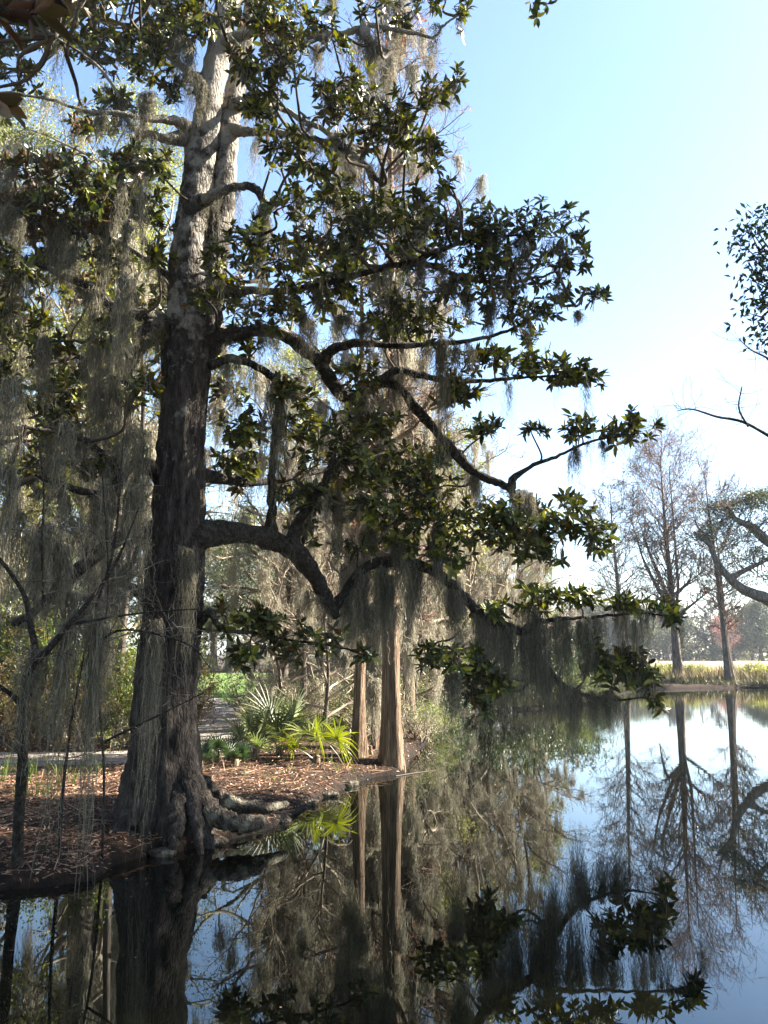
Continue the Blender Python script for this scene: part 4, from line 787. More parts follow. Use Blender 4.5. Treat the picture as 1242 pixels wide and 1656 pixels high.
COP = [
 ('sap', -1.4, 19.0, 1.0, .9, "low mossy sapling between palmettos and slim cypress"),
 ('sap', -.4, 22.0, 2.0, 1.05, "mossy sapling behind the thin dark cypress"),
 ('sap', 1.0, 25.0, 3.0, 1.1, "mossy sapling behind the thick cypress"),
 ('sap', -1.8, 24.5, 4.0, 1.2, "larger mossy sapling toward the lawn"),
 ('sap', 2.2, 29.5, 5.0, 1.2, "mossy sapling at the left side of the inlet"),
 ('sap', .2, 28, .5, 1.3, "mossy sapling before the lawn behind the slim cypress"),
 ('sap', -3.6, 27.0, 1.6, 1.2, "mossy sapling beside the path before the lawn"),
 ('sap', 3.2, 33.6, 2.6, 1.3, "mossy sapling at the head of the inlet"),
 ('sap', 5.2, 35.2, 3.6, 1.3, "mossy sapling in the middle of the inner shore"),
 ('sap', 7.2, 38.2, 4.6, 1.2, "mossy sapling at the far end of the inner shore"),
 ('oakA', -3.4, 31, 1.7, .78, "olive oak behind the upper fork of the big tree"),
 ('oakA', -10.5, 30, 3.1, 1.05, "olive oak in the second row of the left wood"),
 ('oakB', -18, 20, 1.0, .95, "olive oak half hidden at the far left edge"),
 ('oakB', -22, 34, 2.2, 1.1, "tall oak deep in the left wood"),
 ('oakC', -9.8, 18.6, .6, .9, "low oak with trailing moss just behind the path at left"),
 ('oakC', -14.5, 18.2, 2.5, 1.0, "low bushy oak by the path at the left edge"),
 ('oakC', 3.6, 39, 4.0, 1.0, "small oak with green crown behind the moss curtains"),
 ('oakC', 7.2, 42, 2.0, .72, "last low green oak where the wood meets the far shore"),
 ('bareA', 1.0, 36, 2.0, .85, "bare tree behind the thick sunlit cypress"),
 ('bareA', -2.4, 41, 3.0, .8, "bare tree far behind the palmettos"),
 ('bareA', 6.0, 37.5, 5.2, .72, "bare drooping tree over the water at the right end of the wood"),
 ('bareB', 1.9, 33.2, 1.1, .72, "mossy bare tree leaning over the dark water"),
 ('bareB', 4.4, 34.2, 2.9, .62, "low mossy bare tree on the shaded inner shore"),
 ('bareB', -1.0, 31, 4.4, .9, "mossy bare tree at the edge of the lawn"),
 ('bareB', -9.5, 26, .4, 1.0, "mossy bare tree in the middle of the left wood"),
 ('bareB', .6, 30.6, 5.4, .66, "short mossy tree left of the dark inlet"),
 ('stem', -5.2, 20.3, 2.0, 1.05, "thin pale stem close behind the big trunk's left edge"),
 ('stem', -8.3, 19.2, 3.4, .95, "thin stem standing in the left thicket"),
 ('stem', -7.3, 22.0, 5.0, 1.1, "tall thin stem behind the left thicket"),
 ('stem', -10.8, 20.8, 1.2, 1.0, "crooked thin stem further into the left thicket"),
 ('stem', -2.2, 22.5, .4, .8, "thin stem beside the fan palmettos"),
 ('stem', -.9, 24.0, 2.6, .8, "thin stem behind the slim cypress"),
 ('stem', -12.6, 17.9, 4.2, .9, "thin stem at the left edge beside the path"),
]
for kx, x, y, rz, s, lab in COP:
    copy_tree(T[kx], (x, y, gz(x, y)), lab, rz, s)
# added unseen oaks round and behind the camera, blocking sky light from the bank
SHADE_OAKS = [('oakB', -9, -7, 0, .9), ('oakA', -2, -9, 1, 1.0), ('oakB', 5, -8, 2, .9), ('oakA', 11, -5, 3, .9), ('oakB', -16, -3, 4, .95), ('oakA', -19, 5, 5, .95), ('oakB', -17, 11.5, .7, .9), ('oakA', -10, -14, 2.4, 1.1), ('oakB', 2, -16, 3.3, 1.1)]
L2 = ["oak behind the photographer's left shoulder, added and unseen", "added unseen oak straight behind the photographer", "oak behind the photographer's right shoulder, added and unseen", "added unseen oak on the near right bank", "added unseen oak on the near left bank", "added unseen oak beside the left bank past the photo edge", "added unseen oak just outside the left photo edge", "added unseen second row oak behind the photographer at left", "added unseen oak of the second row, straight behind the photographer"]
for (kx, x, y, rz, s), lab in zip(SHADE_OAKS, L2): copy_tree(T[kx], (x, y, gz(x, y)), lab, rz, s)
# farther wood behind the lawn
g2 = "trees of the far wood beyond the lawn"
farL = broad_tree("oak_tree", (-14, 88, .35), 15, 15, .5, 221, "round grey green oak at the far side of the lawn", g2, moss=.5, leafmat='far_leaf', lsize=.32, per=22, n2=5, n3=5, crad=1.0, mossw=.05, mossd=.25, fine=.04)
farB = broad_tree("bare_tree", (-4, 92, .35), 14, 13, .4, 222, "bare grey tree at the far side of the lawn", g2, leaf=False, moss=.5, n2=5, n3=5, mossw=.05, mossd=.25, fine=.045)
fr = np.random.default_rng(8)
side = ["left", "middle", "right"]
WH = ["behind the leftmost shrubs", "left of the big trunk", "behind the big trunk", "in the gap right of the big trunk", "behind the fan palmettos", "behind the slim cypress", "behind the thick cypress", "behind the dark inlet"]
k = 0
for i, x in enumerate(np.linspace(-62, 12, 22)):
    y = 84 + fr.uniform(0, 22); src = farL if i % 3 else farB; wh = WH[min(7, int(i / 22 * 8))]
    kind = "green oak" if i % 3 else "bare tree"
    lab = f"{['tall', 'short', 'wide'][i % 3 if i % 2 else (i + 1) % 3]} {kind} of the far wood, {['nearer', 'farther', 'middle'][i % 3]} {wh}"
    copy_tree(src, (x, y, .35), lab, fr.uniform(0, 6), fr.uniform(.8, 1.15))
# far tree line beyond the marsh
g3 = "far tree line beyond the marsh field"
fo = broad_tree("oak_tree", (66, 236, .3), 15, 19, .6, 231, "rounded oak of the far tree line just right of the tall far cypress", g3, moss=0, leafmat='far_leaf', lsize=.75, per=16, n2=5, n3=4, crad=2.0, fine=.09, z0=.12)
fb = broad_tree("bare_tree", (52, 228, .3), 15, 17, .5, 232, "grey bare tree of the far tree line left of the tall far cypress", g3, leaf=False, moss=0, n2=6, n3=6, fine=.10, z0=.12, nb=34, twigm='far_bark')
ADJ = ["rounded", "ragged", "flat topped", "narrow", "low", "leaning", "wide", "pale", "dark", "twiggy"]
for i in range(30):
    x = 20 + i * 5.6 + fr.uniform(-2, 2); y = 222 + fr.uniform(0, 30); bare = i % 5 in (1, 3)
    px = 621 + x / y * FPX
    pos = "behind the low limb tip" if px < 1000 else "left of the tallest cypress" if px < 1085 else "right of the tallest cypress" if px < 1185 else "by the right edge" if px < 1245 else "past the right edge, " + ["nearer", "farther", "middle"][i % 3]
    copy_tree(fb if bare else fo, (x, y, .3), f"{ADJ[i % 10]} {'bare' if bare else 'green'} tree of the far line, {'front' if y < 236 else 'back'} row, {pos}".replace('of the far line', 'of the far line' if i % 2 else 'on the horizon'), fr.uniform(0, 6), fr.uniform(.75, 1.12))
broad_tree("red_tree", (90.5, 215, .3), 12.5, 9, .3, 241, "pinkish red budding tree in front of the far tree line", None, moss=0, leafmat='red_leaf', lsize=.4, per=3, n2=5, n3=4, crad=1.3, fine=.06, z0=.2)
# understory along the far lines so no hard edge shows at the trunks
def shrub_mass(name, label, spots, lsize, leafm, rng, per=700, cat="shrubs"):
    lf = MB()
    for (x, y, z, rx, ry, rz_) in spots:
        n = per; u = nrm(rng.normal(0, 1, (n, 3))) * rng.uniform(.45, 1, (n, 1)) ** .5 * (1 + .25 * np.sin(rng.uniform(0, 6) + 3 * rng.normal(0, 1, (n, 1))))
        u[:, 2] = abs(u[:, 2]); Pq = np.array([x, y, z]) + u * np.array([rx, ry, rz_]); U = u + rng.normal(0, .6, (n, 3)); D = rdir(rng, n)
        small_leaves(lf, Pq, D, nrm(U), rng.uniform(.6, 1.3, n) * lsize, lsize * .55)
    return tag(lf.build(name, leafm, smooth=False), label, cat, kind="stuff")
sp_ = [(x, 250 + fr.uniform(-6, 10), .2, 7, 5, fr.uniform(5, 9)) for x in np.arange(10, 230, 6)]
shrub_mass("woods", "dense grey green undergrowth of the far tree line", sp_, 1.3, M['far_leaf'], fr, 420, "woods")
sp_ = [(x, 108 + fr.uniform(-4, 6), .2, 4, 3, fr.uniform(4, 9)) for x in np.arange(-90, 30, 4)]
shrub_mass("woods", "dense undergrowth of the wood beyond the lawn", sp_, .5, M['far_leaf'], fr, 700, "woods")
sp_ = [(x, 38 + fr.uniform(-3, 6) + abs(x + 20) * .1, .2, 2.5, 2, fr.uniform(2, 5)) for x in np.arange(-42, -12, 2.2)]
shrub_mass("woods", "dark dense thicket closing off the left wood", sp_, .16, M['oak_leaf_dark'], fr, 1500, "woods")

# ---------------------------------------------------------------- shrubs
def shrub(name, loc, w, h, seed, leafm, lsize, label, group, n=3500, stems=14, twigm='twig', cat="shrub"):
    rg = np.random.default_rng(seed); o = empty(name, loc, label, cat, group); loc = np.array(loc, float); tw = MB(); lf = MB()
    a = rg.uniform(0, 2 * PI, stems); D = np.column_stack([np.cos(a) * .6, np.sin(a) * .6, np.ones(stems)]); L = np.full(stems, h * .9) * rg.uniform(.7, 1.15, stems)
    S = np.column_stack([rg.normal(0, w * .08, (stems, 2)), np.full(stems, -.05)]); r0 = np.full(stems, .018)
    P, Rr = grow(S, D, L, r0, r0 * .3, 6, .18, .03, rg); put_segs(tw, P, Rr, 4)
    S2, D2, L2, q2 = spawn(P, Rr, 7, .8, .5, L, rg, .2); P2, R2 = grow(S2, D2, L2, q2, q2 * .4, 4, .25, .02, rg); put_segs(tw, P2, np.maximum(R2, .003), 3)
    S3, D3, L3, q3 = spawn(P2, R2, 4, .8, .5, L2, rg, .2); P3, R3 = grow(S3, D3, L3, q3, q3 * .4, 2, .25, .02, rg); put_segs(tw, P3, np.maximum(R3, .002), 3)
    sc = np.array([w / (h * 1.3), w / (h * 1.3), 1]); tw.v = [v * sc + loc for v in tw.v]; tw.build("stems", M[twigm], o)
    if n:
        Q = P3.reshape(-1, 3)[rg.integers(0, P3.shape[0] * 3, n)] * sc + rg.normal(0, .06, (n, 3)); Q[:, 2] = np.maximum(Q[:, 2], .03)
        U = rdir(rg, n); U[:, 2] = abs(U[:, 2]) + .5; small_leaves(lf, Q + loc, rdir(rg, n), nrm(U), lsize * rg.uniform(.6, 1.3, n), lsize * .5); lf.build("leaves", leafm, o, smooth=False)
    return o
gs = "shrubs of the left thicket behind the bank"
sA = shrub("azalea_shrub", (-5.6, 17.6, .35), 2.6, 2.6, 301, M['shrub_leaf'], .075, "yellow green azalea behind the path just left of the big trunk", gs, 6500)
sB = shrub("azalea_shrub", (-8.2, 17.4, .35), 2.8, 2.3, 302, M['shrub_brown'], .07, "rusty brown azalea behind the path in the left thicket", gs, 5200)
for src, x, y, rz, s, lab in [(sA, -7.2, 18.6, 1, 1.15, "green azalea between rusty ones in the left thicket"), (sA, -9.9, 17.9, 2, 1.1, "bright green azalea nearest the left photo edge"),
        (sB, -6.3, 16.9, 3, .8, "small rusty azalea at the path edge beside the trunk"), (sA, -11.8, 18.8, 4, 1.3, "large green azalea past the left edge"), (sB, -10.9, 16.8, 5, .9, "rusty low azalea at the path's left end"),
        (sA, -8.6, 20, .6, 1.5, "tall green azalea at the back of the left thicket"), (sB, -4.9, 19.8, 2.2, .85, "brown azalea peeking out right of the big trunk"), (sA, -6.2, 21.5, 3.2, 1.4, "tall azalea directly behind the big trunk")]:
    copy_tree(src, (x, y, gz(x, y)), lab, rz, s)
gm2 = "sunlit shrubs in the middle between path and cypresses"
sC = shrub("twiggy_shrub", (-2.2, 19.5, .35), 2.4, 1.5, 311, M['grass'], .05, "pale twiggy shrub behind the big fan palmetto", gm2, 1500, 22, 'twig')
sD = shrub("green_shrub", (-.9, 21, .35), 2.6, 1.4, 312, M['shrub_leaf'], .06, "light green shrub behind the yellow palmetto", gm2, 3000)
for src, x, y, rz, s, lab in [(sC, -1.2, 23.5, 1, 1.3, "twiggy shrub farther back toward the lawn"), (sC, -3.0, 24.5, 2, 1.2, "twiggy shrub beside the far bend of the path"), (sD, -.2, 25.5, 3, 1.2, "light green shrub behind the slim cypress"),
        (sD, -5.4, 17.9, 4.4, .75, "small dark green shrub at the inner bend of the path"), (sC, .0, 20.2, 5, .8, "low twiggy shrub behind the thin dark cypress"), (sD, .4, 27.5, 1.9, 1.3, "green shrub behind the thick cypress"), (sC, -2.6, 27.2, .3, 1.5, "pale twiggy shrub at the near edge of the lawn"), (sD, -1.5, 28.0, 1.1, 1.2, "green shrub at the near edge of the lawn"), (sC, -3.4, 22.2, 3.3, 1.1, "twiggy shrub crowding the path's right side"),
        (sD, 1.5, 24.6, 2.2, .8, "low green shrub on the bank behind the buttressed cypress"), (sC, .9, 21.0, 1.4, .7, "low twiggy shrub on the bank beside the buttressed cypress"), (sD, 1.1, 23.0, 5.0, .7, "small green shrub on the muddy bank edge"), (sC, 1.0, 28.5, 2.9, 1.3, "twiggy shrub on the shore behind the buttressed cypress")]:
    copy_tree(src, (x, y, gz(x, y)), lab, rz, s)
gi = "dark shrubs along the inner shore under the moss"
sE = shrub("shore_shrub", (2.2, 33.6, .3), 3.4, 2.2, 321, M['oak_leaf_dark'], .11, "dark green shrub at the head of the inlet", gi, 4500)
for x, y, rz, s, lab in [(1.6, 30.5, .4, .8, "dark shrub on the left side of the inlet"), (1.9, 27.6, 2.4, .6, "small dark shrub nearest on the inlet's left side"), (3.0, 33.3, 5.4, .8, "low dark shrub in the inlet's inner corner"), (3.9, 34.3, 1, 1.1, "dark green shrub under the long moss curtains"), (5.6, 35.5, 2, 1.0, "dark shrub at the middle of the inner shore"), (7.4, 38, 3, 1.2, "dark shrub near the end of the inner shore"), (9.3, 42, 4, 1.3, "green shrub where the inner shore turns to the far shore"),
                  (11.0, 48, 5, 1.3, "green shrub by the slender far cypress"), (12.6, 55, 1.5, 1.2, "low shrub behind the low leafy limb tip"), (8.6, 44, 2.4, 1.7, "taller bush rising behind the inner shore")]:
    copy_tree(sE, (x, y, gz(x, y)), lab, rz, s)

# ---------------------------------------------------------------- palmettos
def palmetto(name, loc, fronds, seed, leafm, label, group, L=(.45, .6), nf=None, petiole=(.5, .9), nseg=22, cat="palmetto", spread=1.0, droop=.12, bw=.028):
    rg = np.random.default_rng(seed); o = empty(name, loc, label, cat, group); loc = np.array(loc, float)
    cr = MB(); tube(cr, loc + np.array([[0, 0, -.1], [0, 0, .05], [.02, 0, .16]]), [.07, .08, .04], 8, rg, .1); cr.build("base", M['cyp_bark'], o)
    for k in range(fronds):
        mb = MB(); a = k * 2.4 + rg.uniform(-.4, .4); el = rg.uniform(.45, 1.35); pl = rg.uniform(*petiole)
        d = np.array([math.cos(a) * math.cos(el) * spread, math.sin(a) * math.cos(el) * spread, math.sin(el)]); d /= np.linalg.norm(d)
        c = loc + d * pl + np.array([0, 0, -.08 * pl]); tube(mb, catmull([loc + [0, 0, .05], loc + d * pl * .5 + [0, 0, .03], c], 4), .008, 5)
        n = nrm(np.cross(d, np.array([rg.normal(0, .3), rg.normal(0, .3), 1.0]))); up = np.cross(n, d); Lf = rg.uniform(*L)
        ph = np.linspace(-1.9, 1.9, nseg)
        for p in ph:
            dd = d * math.cos(p) + n * math.sin(p) + up * .12; ll = Lf * (1 - .25 * abs(p) / 1.9) * rg.uniform(.9, 1.05); dd = nrm(dd); w = bw * (.9 + .2 * rg.uniform())
            s_ = nrm(np.cross(dd, up)); drp = droop * rg.uniform(.3, 1.4)
            t = np.array([0, .3, .6, .85, 1.0]); W = w * np.array([.35, 1, .85, .45, .05])
            Cc = c + dd * (t * ll)[:, None] + np.array([0, 0, -1.0]) * (drp * ll * t ** 2.5)[:, None]
            V = np.stack([Cc - s_ * W[:, None] * .5 + up * W[:, None] * .25, Cc, Cc + s_ * W[:, None] * .5 + up * W[:, None] * .25], 1).reshape(-1, 3)
            F = []
            for q in range(4):
                b = q * 3; F += [[b, b + 1, b + 4, b + 3], [b + 1, b + 2, b + 5, b + 4]]
            mb.add(V, F)
        mb.build("frond", leafm, o, smooth=False)
    return o
gp = "fan palmettos on the bank"
def bank(px, py, z=.35):
    q = on_plane(px, py, z); return (float(q[0]), float(q[1]), gz(*q))
palmetto("fan_palmetto", bank(452, 1218), 10, 401, M['pal_leaf'], "largest grey green fan palmetto in the sun beside the path", gp, L=(.7, .9), petiole=(.55, 1.0), bw=.04)
palmetto("fan_palmetto", bank(412, 1224), 8, 402, M['pal_leaf'], "spiky fan palmetto left of the largest one", gp, L=(.5, .7), petiole=(.4, .75))
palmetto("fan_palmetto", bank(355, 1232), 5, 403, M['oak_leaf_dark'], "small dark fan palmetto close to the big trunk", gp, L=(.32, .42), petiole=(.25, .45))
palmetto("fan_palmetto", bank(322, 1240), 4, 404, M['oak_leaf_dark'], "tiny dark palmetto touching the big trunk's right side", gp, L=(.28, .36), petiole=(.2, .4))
palmetto("fan_palmetto", bank(512, 1228), 5, 405, M['pal_yellow'], "yellow green palmetto with drooping fronds nearest the cypresses", gp, L=(.6, .75), petiole=(.5, .75), droop=.55)
palmetto("fan_palmetto", bank(380, 1236), 4, 406, M['oak_leaf_dark'], "low dark palmetto between the path and the spiky one", gp, L=(.25, .34), petiole=(.15, .3))
q = on_plane(712, 1170); palmetto("fan_palmetto", (float(q[0]) - .1, float(q[1]) + .8, .25), 8, 407, M['pal_leaf'], "fan palmetto drooping over the dark inlet", gp, L=(.6, .8), petiole=(.4, .8))
palmetto("fan_palmetto", (8.6, 36.5, gz(8.6, 36.5)), 12, 408, M['pal_leaf'], "dark fan palm at the end of the inner shore", gp, L=(1.0, 1.3), petiole=(.9, 1.8))

# ---------------------------------------------------------------- knees, stones, iris, twigs and litter on the bank
kr = np.random.default_rng(51)
KN = [(600, 1232, .42, "taller cypress knee beside the thin dark cypress"), (614, 1238, .30, "pointed cypress knee left of the thick trunk"), (595, 1240, .24, "small cypress knee left of the pointed one"), (606, 1246, .2, "stubby cypress knee in front of the others"),
      (652, 1240, .34, "slim cypress knee right of the thick trunk"), (590, 1228, .2, "low cypress knee by the slim trunk"), (672, 1200, .35, "cypress knee beside the buttressed trunk"), (648, 1205, .55, "tall cypress knee left of the buttressed trunk")]
for (x, y, h, lab) in KN:
    q = on_plane(x, y, .1); b = np.array([q[0], q[1], -.1]); mb = MB(); z = np.linspace(0, 1, 7)
    C = b + np.column_stack([kr.normal(0, .008, 7), kr.normal(0, .008, 7), z * (h + .1)]); tube(mb, C, .07 * h / .35 * (1 - z * .75) + .012, 9, kr, .12)
    tag(mb.build("cypress_knee", M['cyp_bark'], loc=tuple(b)), lab, "cypress knee", "cypress knees round the trunks")
STN = [(335, 1362, .20, "dark lump of root"), (405, 1338, .22, "rounded dark root boulder"), (440, 1325, .18, "dark root lump with a sunlit spot"), (470, 1312, .20, "dark rounded root knob"), (497, 1298, .17, "mossy pale root knob"), (512, 1292, .19, "sunlit yellowish root knob"),
       (530, 1285, .17, "pale sunlit root knob"), (548, 1277, .15, "small pale root knob"), (486, 1290, .13, "flat pale root knob"), (290, 1372, .16, "dark wet root knob"), (262, 1380, .20, "pale rounded root knob"), (250, 1360, .10, "small grey root knob"), (565, 1268, .12, "low brown root knob"), (380, 1345, .16, "brown sunken root knob")]
WHERE = ["below the trunk's right foot", "where the spreading root meets the pond", "right of the spreading root", "at the bend of the shore", "right of the shore bend", "in the middle of the sunlit shore", "beside the yellowish one", "left of the iris leaves", "behind the yellowish one", "under the trunk's front foot", "left of the trunk's front foot", "between the trunk's toes", "beside the iris leaves", "under the spreading root"]
for (x, y, s, lab), wh in zip(STN, WHERE):
    if y in (1338, 1312, 1292, 1277, 1372, 1360): continue
    s *= kr.uniform(.7, 1.25)
    q = on_plane(x, y, .04); mb = MB(); u = np.linspace(0, PI, 9); v = np.arange(14) * 2 * PI / 14
    UU, VV = np.meshgrid(u, v, indexing='ij'); rad = s * kr.uniform(.45, .95) * (1 + .18 * np.sin(3 * VV + kr.uniform(0, 6)) * np.sin(UU) + .12 * np.sin(5 * UU + kr.uniform(0, 6)) + kr.normal(0, .03, UU.shape))
    V = np.stack([rad * np.sin(UU) * np.cos(VV) * 1.5, rad * np.sin(UU) * np.sin(VV) * .9, rad * np.cos(UU) * .65], -1) ; V[0] = V[0].mean(0); V[-1] = V[-1].mean(0)
    ii = np.arange(8)[:, None] * 14; j = np.arange(14)[None]; mb.add(V.reshape(-1, 3) + np.array([q[0], q[1] + .05, .03]), np.stack([ii + j, ii + 14 + j, ii + 14 + (j + 1) % 14, ii + (j + 1) % 14], -1).reshape(-1, 4))
    tag(mb.build("root_knob", M['root'], loc=(float(q[0]), float(q[1]) + .05, .03)), lab + " " + wh, "root", "root knobs along the waterline")
def blades(mb, base, n, L, spread, w, rng, lean=.5):
    base = np.asarray(base, float); S = base + np.column_stack([rng.normal(0, spread, (n, 2)), np.zeros(n)]); a = rng.uniform(0, 2 * PI, n); e = rng.uniform(0, lean, n)
    D = np.column_stack([np.cos(a) * e, np.sin(a) * e, np.ones(n)]); D = nrm(D); Ls = L * rng.uniform(.5, 1.1, n)
    sd_ = np.column_stack([-np.sin(a), np.cos(a), np.zeros(n)]); rd = rng.uniform(0, PI, n); sd_ = np.column_stack([np.cos(rd), np.sin(rd), np.zeros(n)])
    t = np.array([0, .4, .75, 1.0]); W = w * np.array([.8, 1, .7, .05])
    C = S[:, None] + D[:, None] * (t[None] * Ls[:, None])[..., None]; C[..., :2] += (D[:, None, :2] * (t ** 2)[None, :, None] * Ls[:, None, None] * .5); C[..., 2] -= (t ** 3)[None] * Ls[:, None] * e[:, None] * .35
    V = np.stack([C - sd_[:, None] * W[None, :, None] / 2, C + sd_[:, None] * W[None, :, None] / 2], 2)
    i = np.arange(3) * 2; F = np.stack([i, i + 1, i + 3, i + 2], -1)[None] + (np.arange(n) * 8)[:, None, None]; mb.add(V.reshape(-1, 3), F.reshape(-1, 4))
for (x, y, n, L, lab) in [(578, 1252, 16, .34, "bright green iris clump at the tip of the bank"), (534, 1238, 7, .24, "small iris tuft on the reddish leaves"), (545, 1246, 6, .2, "short iris sprout beside the small tuft"), (345, 1246, 14, .28, "grassy tuft beside the big trunk")]:
    b = bank(x, y, .2); mb = MB(); blades(mb, b, n, L, .04, .014, kr, .6); tag(mb.build("iris_plant", M['grass'], loc=b, smooth=False), lab, "plant", "green tufts on the bank")
# grass tufts and weeds
mb = MB(); cnt = 0
for _ in range(900):
    x = kr.uniform(-11, 0); y = kr.uniform(9, 26); z = gz(x, y)
    if z < .2: continue
    on = (13.2 < y < 14.8) or y > 18
    if kr.uniform() < (.8 if on and x > -4.5 else .1): blades(mb, (x, y, z), 6, kr.uniform(.08, .22), .06, .008, kr, .9)
for _ in range(60):
    x = kr.uniform(-9, -4.5); y = kr.uniform(11, 14.6); z = gz(x, y)
    if z > .1: blades(mb, (x, y, z), 9, kr.uniform(.25, .55), .06, .012, kr, .5)
tag(mb.build("grass", M['grass'], smooth=False), "sparse grass and weeds along the path edges", "grass", kind="stuff")
mb = MB()
for _ in range(1900):
    k_ = kr.integers(19, len(SH) - 2); f_ = kr.uniform(); x = SH[k_][0] * (1 - f_) + SH[k_ + 1][0] * f_ - .05; y = SH[k_][1] * (1 - f_) + SH[k_ + 1][1] * f_ + abs(kr.normal(0, .5)); z = gz(x, y)
    if z > .02: blades(mb, (x, y, z), 8, kr.uniform(.2, .7), .1, .018, kr, .8)
for _ in range(3200):
    x = kr.uniform(9, 60); y = (56.3 if x < 28 else np.interp(x, [28, 60], [56.6, 61])) + kr.uniform(0, 1) ** 1.4 * 4.5; z = gz(x, y)
    if z > -.05: blades(mb, (x, y, max(z, 0)), 8, kr.uniform(.15, .75) ** 1.3, .25, .05, kr, .9)
tag(mb.build("shore_grass", M['sedge'], smooth=False), "dark sedge and weeds fringing the inner and far shore", "grass", kind="stuff")
# leaf litter
n = 95000; Pq = np.column_stack([kr.uniform(-11, 1.5, n), kr.uniform(7.4, 24, n)]); den = np.exp(-np.maximum(0, Pq[:, 1] - 12) / 5); Pq = Pq[kr.uniform(0, 1, n) < den]
pc = catmull([(x, y, 0) for x, y in path_ctr], 8)[:, :2]; dpath = np.min(np.linalg.norm(Pq[:, None] - pc[None], axis=2), 1); Pq = Pq[(dpath > .95) | (kr.uniform(0, 1, len(Pq)) < .16)]
zq = land_h(Pq); ok = zq > .03; Pq = Pq[ok]; zq = zq[ok]; n = len(Pq); D = rdir(kr, n, .25); U = nrm(np.column_stack([kr.normal(0, .45, (n, 2)), np.ones(n)]))
lt = MB(); small_leaves(lt, np.column_stack([Pq, zq + .012]), D, U, kr.uniform(.02, .07, n) + kr.exponential(.018, n), kr.uniform(.012, .038, n))
n = 3500; S = np.column_stack([kr.uniform(-9, 1, n), kr.uniform(8, 16, n)]); z = land_h(S); ok = z > .05; S = np.column_stack([S, z + .02])[ok]; n = len(S)
prisms(lt, S, S + rdir(kr, n, .15) * kr.uniform(.1, .4, n)[:, None], .004, .003)
tag(lt.build("leaf_litter", M['litter'], smooth=False), "reddish brown fallen leaves and twigs covering the bank", "fallen leaves", kind="stuff")
# leaves and specks afloat
n = 1400; S = np.column_stack([kr.uniform(-6, 9, n), kr.uniform(4, 32, n)]); dd_ = sdist(S, main_land); S = S[(kr.uniform(0, 1, n) < .12) | (dd_ > -kr.exponential(.45, n))]; n = len(S); z = land_h(S); S = S[z < -.02]; n = len(S); mb = MB()
small_leaves(mb, np.column_stack([S, np.full(n, .006)]), rdir(kr, n, .0), np.tile([0, 0, 1.], (n, 1)), kr.uniform(.02, .07, n), .02)
tag(mb.build("floating_leaves", M['litter'], smooth=False), "few small leaves floating on the pond", "floating leaves", kind="stuff")
# thin fallen stick in the water by the thick cypress
a = on_plane(640, 1256); b = on_plane(705, 1246); mb = MB(); tube(mb, [(a[0], a[1], .01), ((a[0] + b[0]) / 2, (a[1] + b[1]) / 2, .012), (b[0], b[1], .004)], [.012, .010, .005], 6); tag(mb.build("fallen_stick", M['twig_mid'], loc=(a[0], a[1], 0)), "thin fallen stick floating beside the thick cypress", "stick")

# ---------------------------------------------------------------- bare saplings in the left foreground
def px_tree(name, label, stems, Yd, twign, seed, mat='twig', cat="tree", tw_len=(.3, .8), group=None):
    rg = np.random.default_rng(seed); b = at(stems[0][0][0], stems[0][0][1], stems[0][0][2]); o = empty(name, tuple(float(c) for c in b), label, cat, group); allP = []
    for k, pts in enumerate(stems):
        c_, r_ = px_line(pts, 6); mb = MB(); tube(mb, c_, r_, 8, rg, .05); mb.build("trunk" if k == 0 else "limb", M['limb'], o); allP.append(c_[len(c_) // 4:])
    A = np.vstack(allP); S = A[rg.integers(0, len(A), twign)]; D = rdir(rg, twign); D[:, 2] = abs(D[:, 2]) * .4; L = rg.uniform(*tw_len, twign)
    P, Rr = grow(S, D, L, np.full(twign, .006), np.full(twign, .0025), 7, .16, .02, rg); tw = MB(); put_segs(tw, P, Rr, 4)
    S2, D2, L2, q2 = spawn(P, Rr, 3, .7, .5, L, rg, .3); P2, R2 = grow(S2, D2, L2, np.full(len(S2), .003), np.full(len(S2), .0015), 4, .2, .0, rg); put_segs(tw, P2, R2, 3)
    tw.build("crown", M[mat], o); return o
px_tree("bare_sapling", "bare grey sapling with a crooked stem on the shaded bank at the left edge", [[(28, 1400, 8.7, 10), (30, 1330, 8.6, 9), (36, 1240, 8.4, 8.5), (38, 1150, 8.2, 7.5), (50, 1085, 8.0, 6.5), (85, 1042, 7.9, 5.5), (112, 1010, 7.8, 4.5), (150, 965, 7.7, 4), (190, 905, 7.6, 2.5), (225, 820, 7.5, 1.2)],
    [(40, 1140, 8.2, 6), (60, 1075, 8.1, 5), (50, 1015, 8.0, 5), (38, 960, 8.0, 4), (0, 905, 7.9, 3), (-40, 860, 7.8, 2)], [(34, 1140, 8.2, 5), (20, 1125, 8.1, 4), (-30, 1090, 8, 3)], [(112, 1010, 7.8, 3), (170, 1000, 7.7, 2), (240, 990, 7.6, 1.5), (320, 985, 7.5, 1)]], 8, 34, 501, 'twig_mid', tw_len=(.3, 1.0))
px_tree("bare_sapling", "second bare sapling with pale arching twigs before the big trunk", [[(95, 1420, 8.9, 3.2), (100, 1300, 8.8, 2.8), (118, 1150, 8.6, 2.4), (150, 1000, 8.4, 2), (185, 880, 8.2, 2.2), (200, 700, 8.0, 1)], [(130, 1080, 8.5, 2.5), (190, 1020, 8.3, 2), (300, 1040, 8.2, 1.4), (340, 1080, 8.1, .8)],
    [(70, 980, 8.4, 2), (68, 880, 8.3, 1.7), (70, 780, 8.2, 1.4), (55, 660, 8.1, .8)]], 8, 40, 502, 'twig_mid', tw_len=(.3, 1.1))
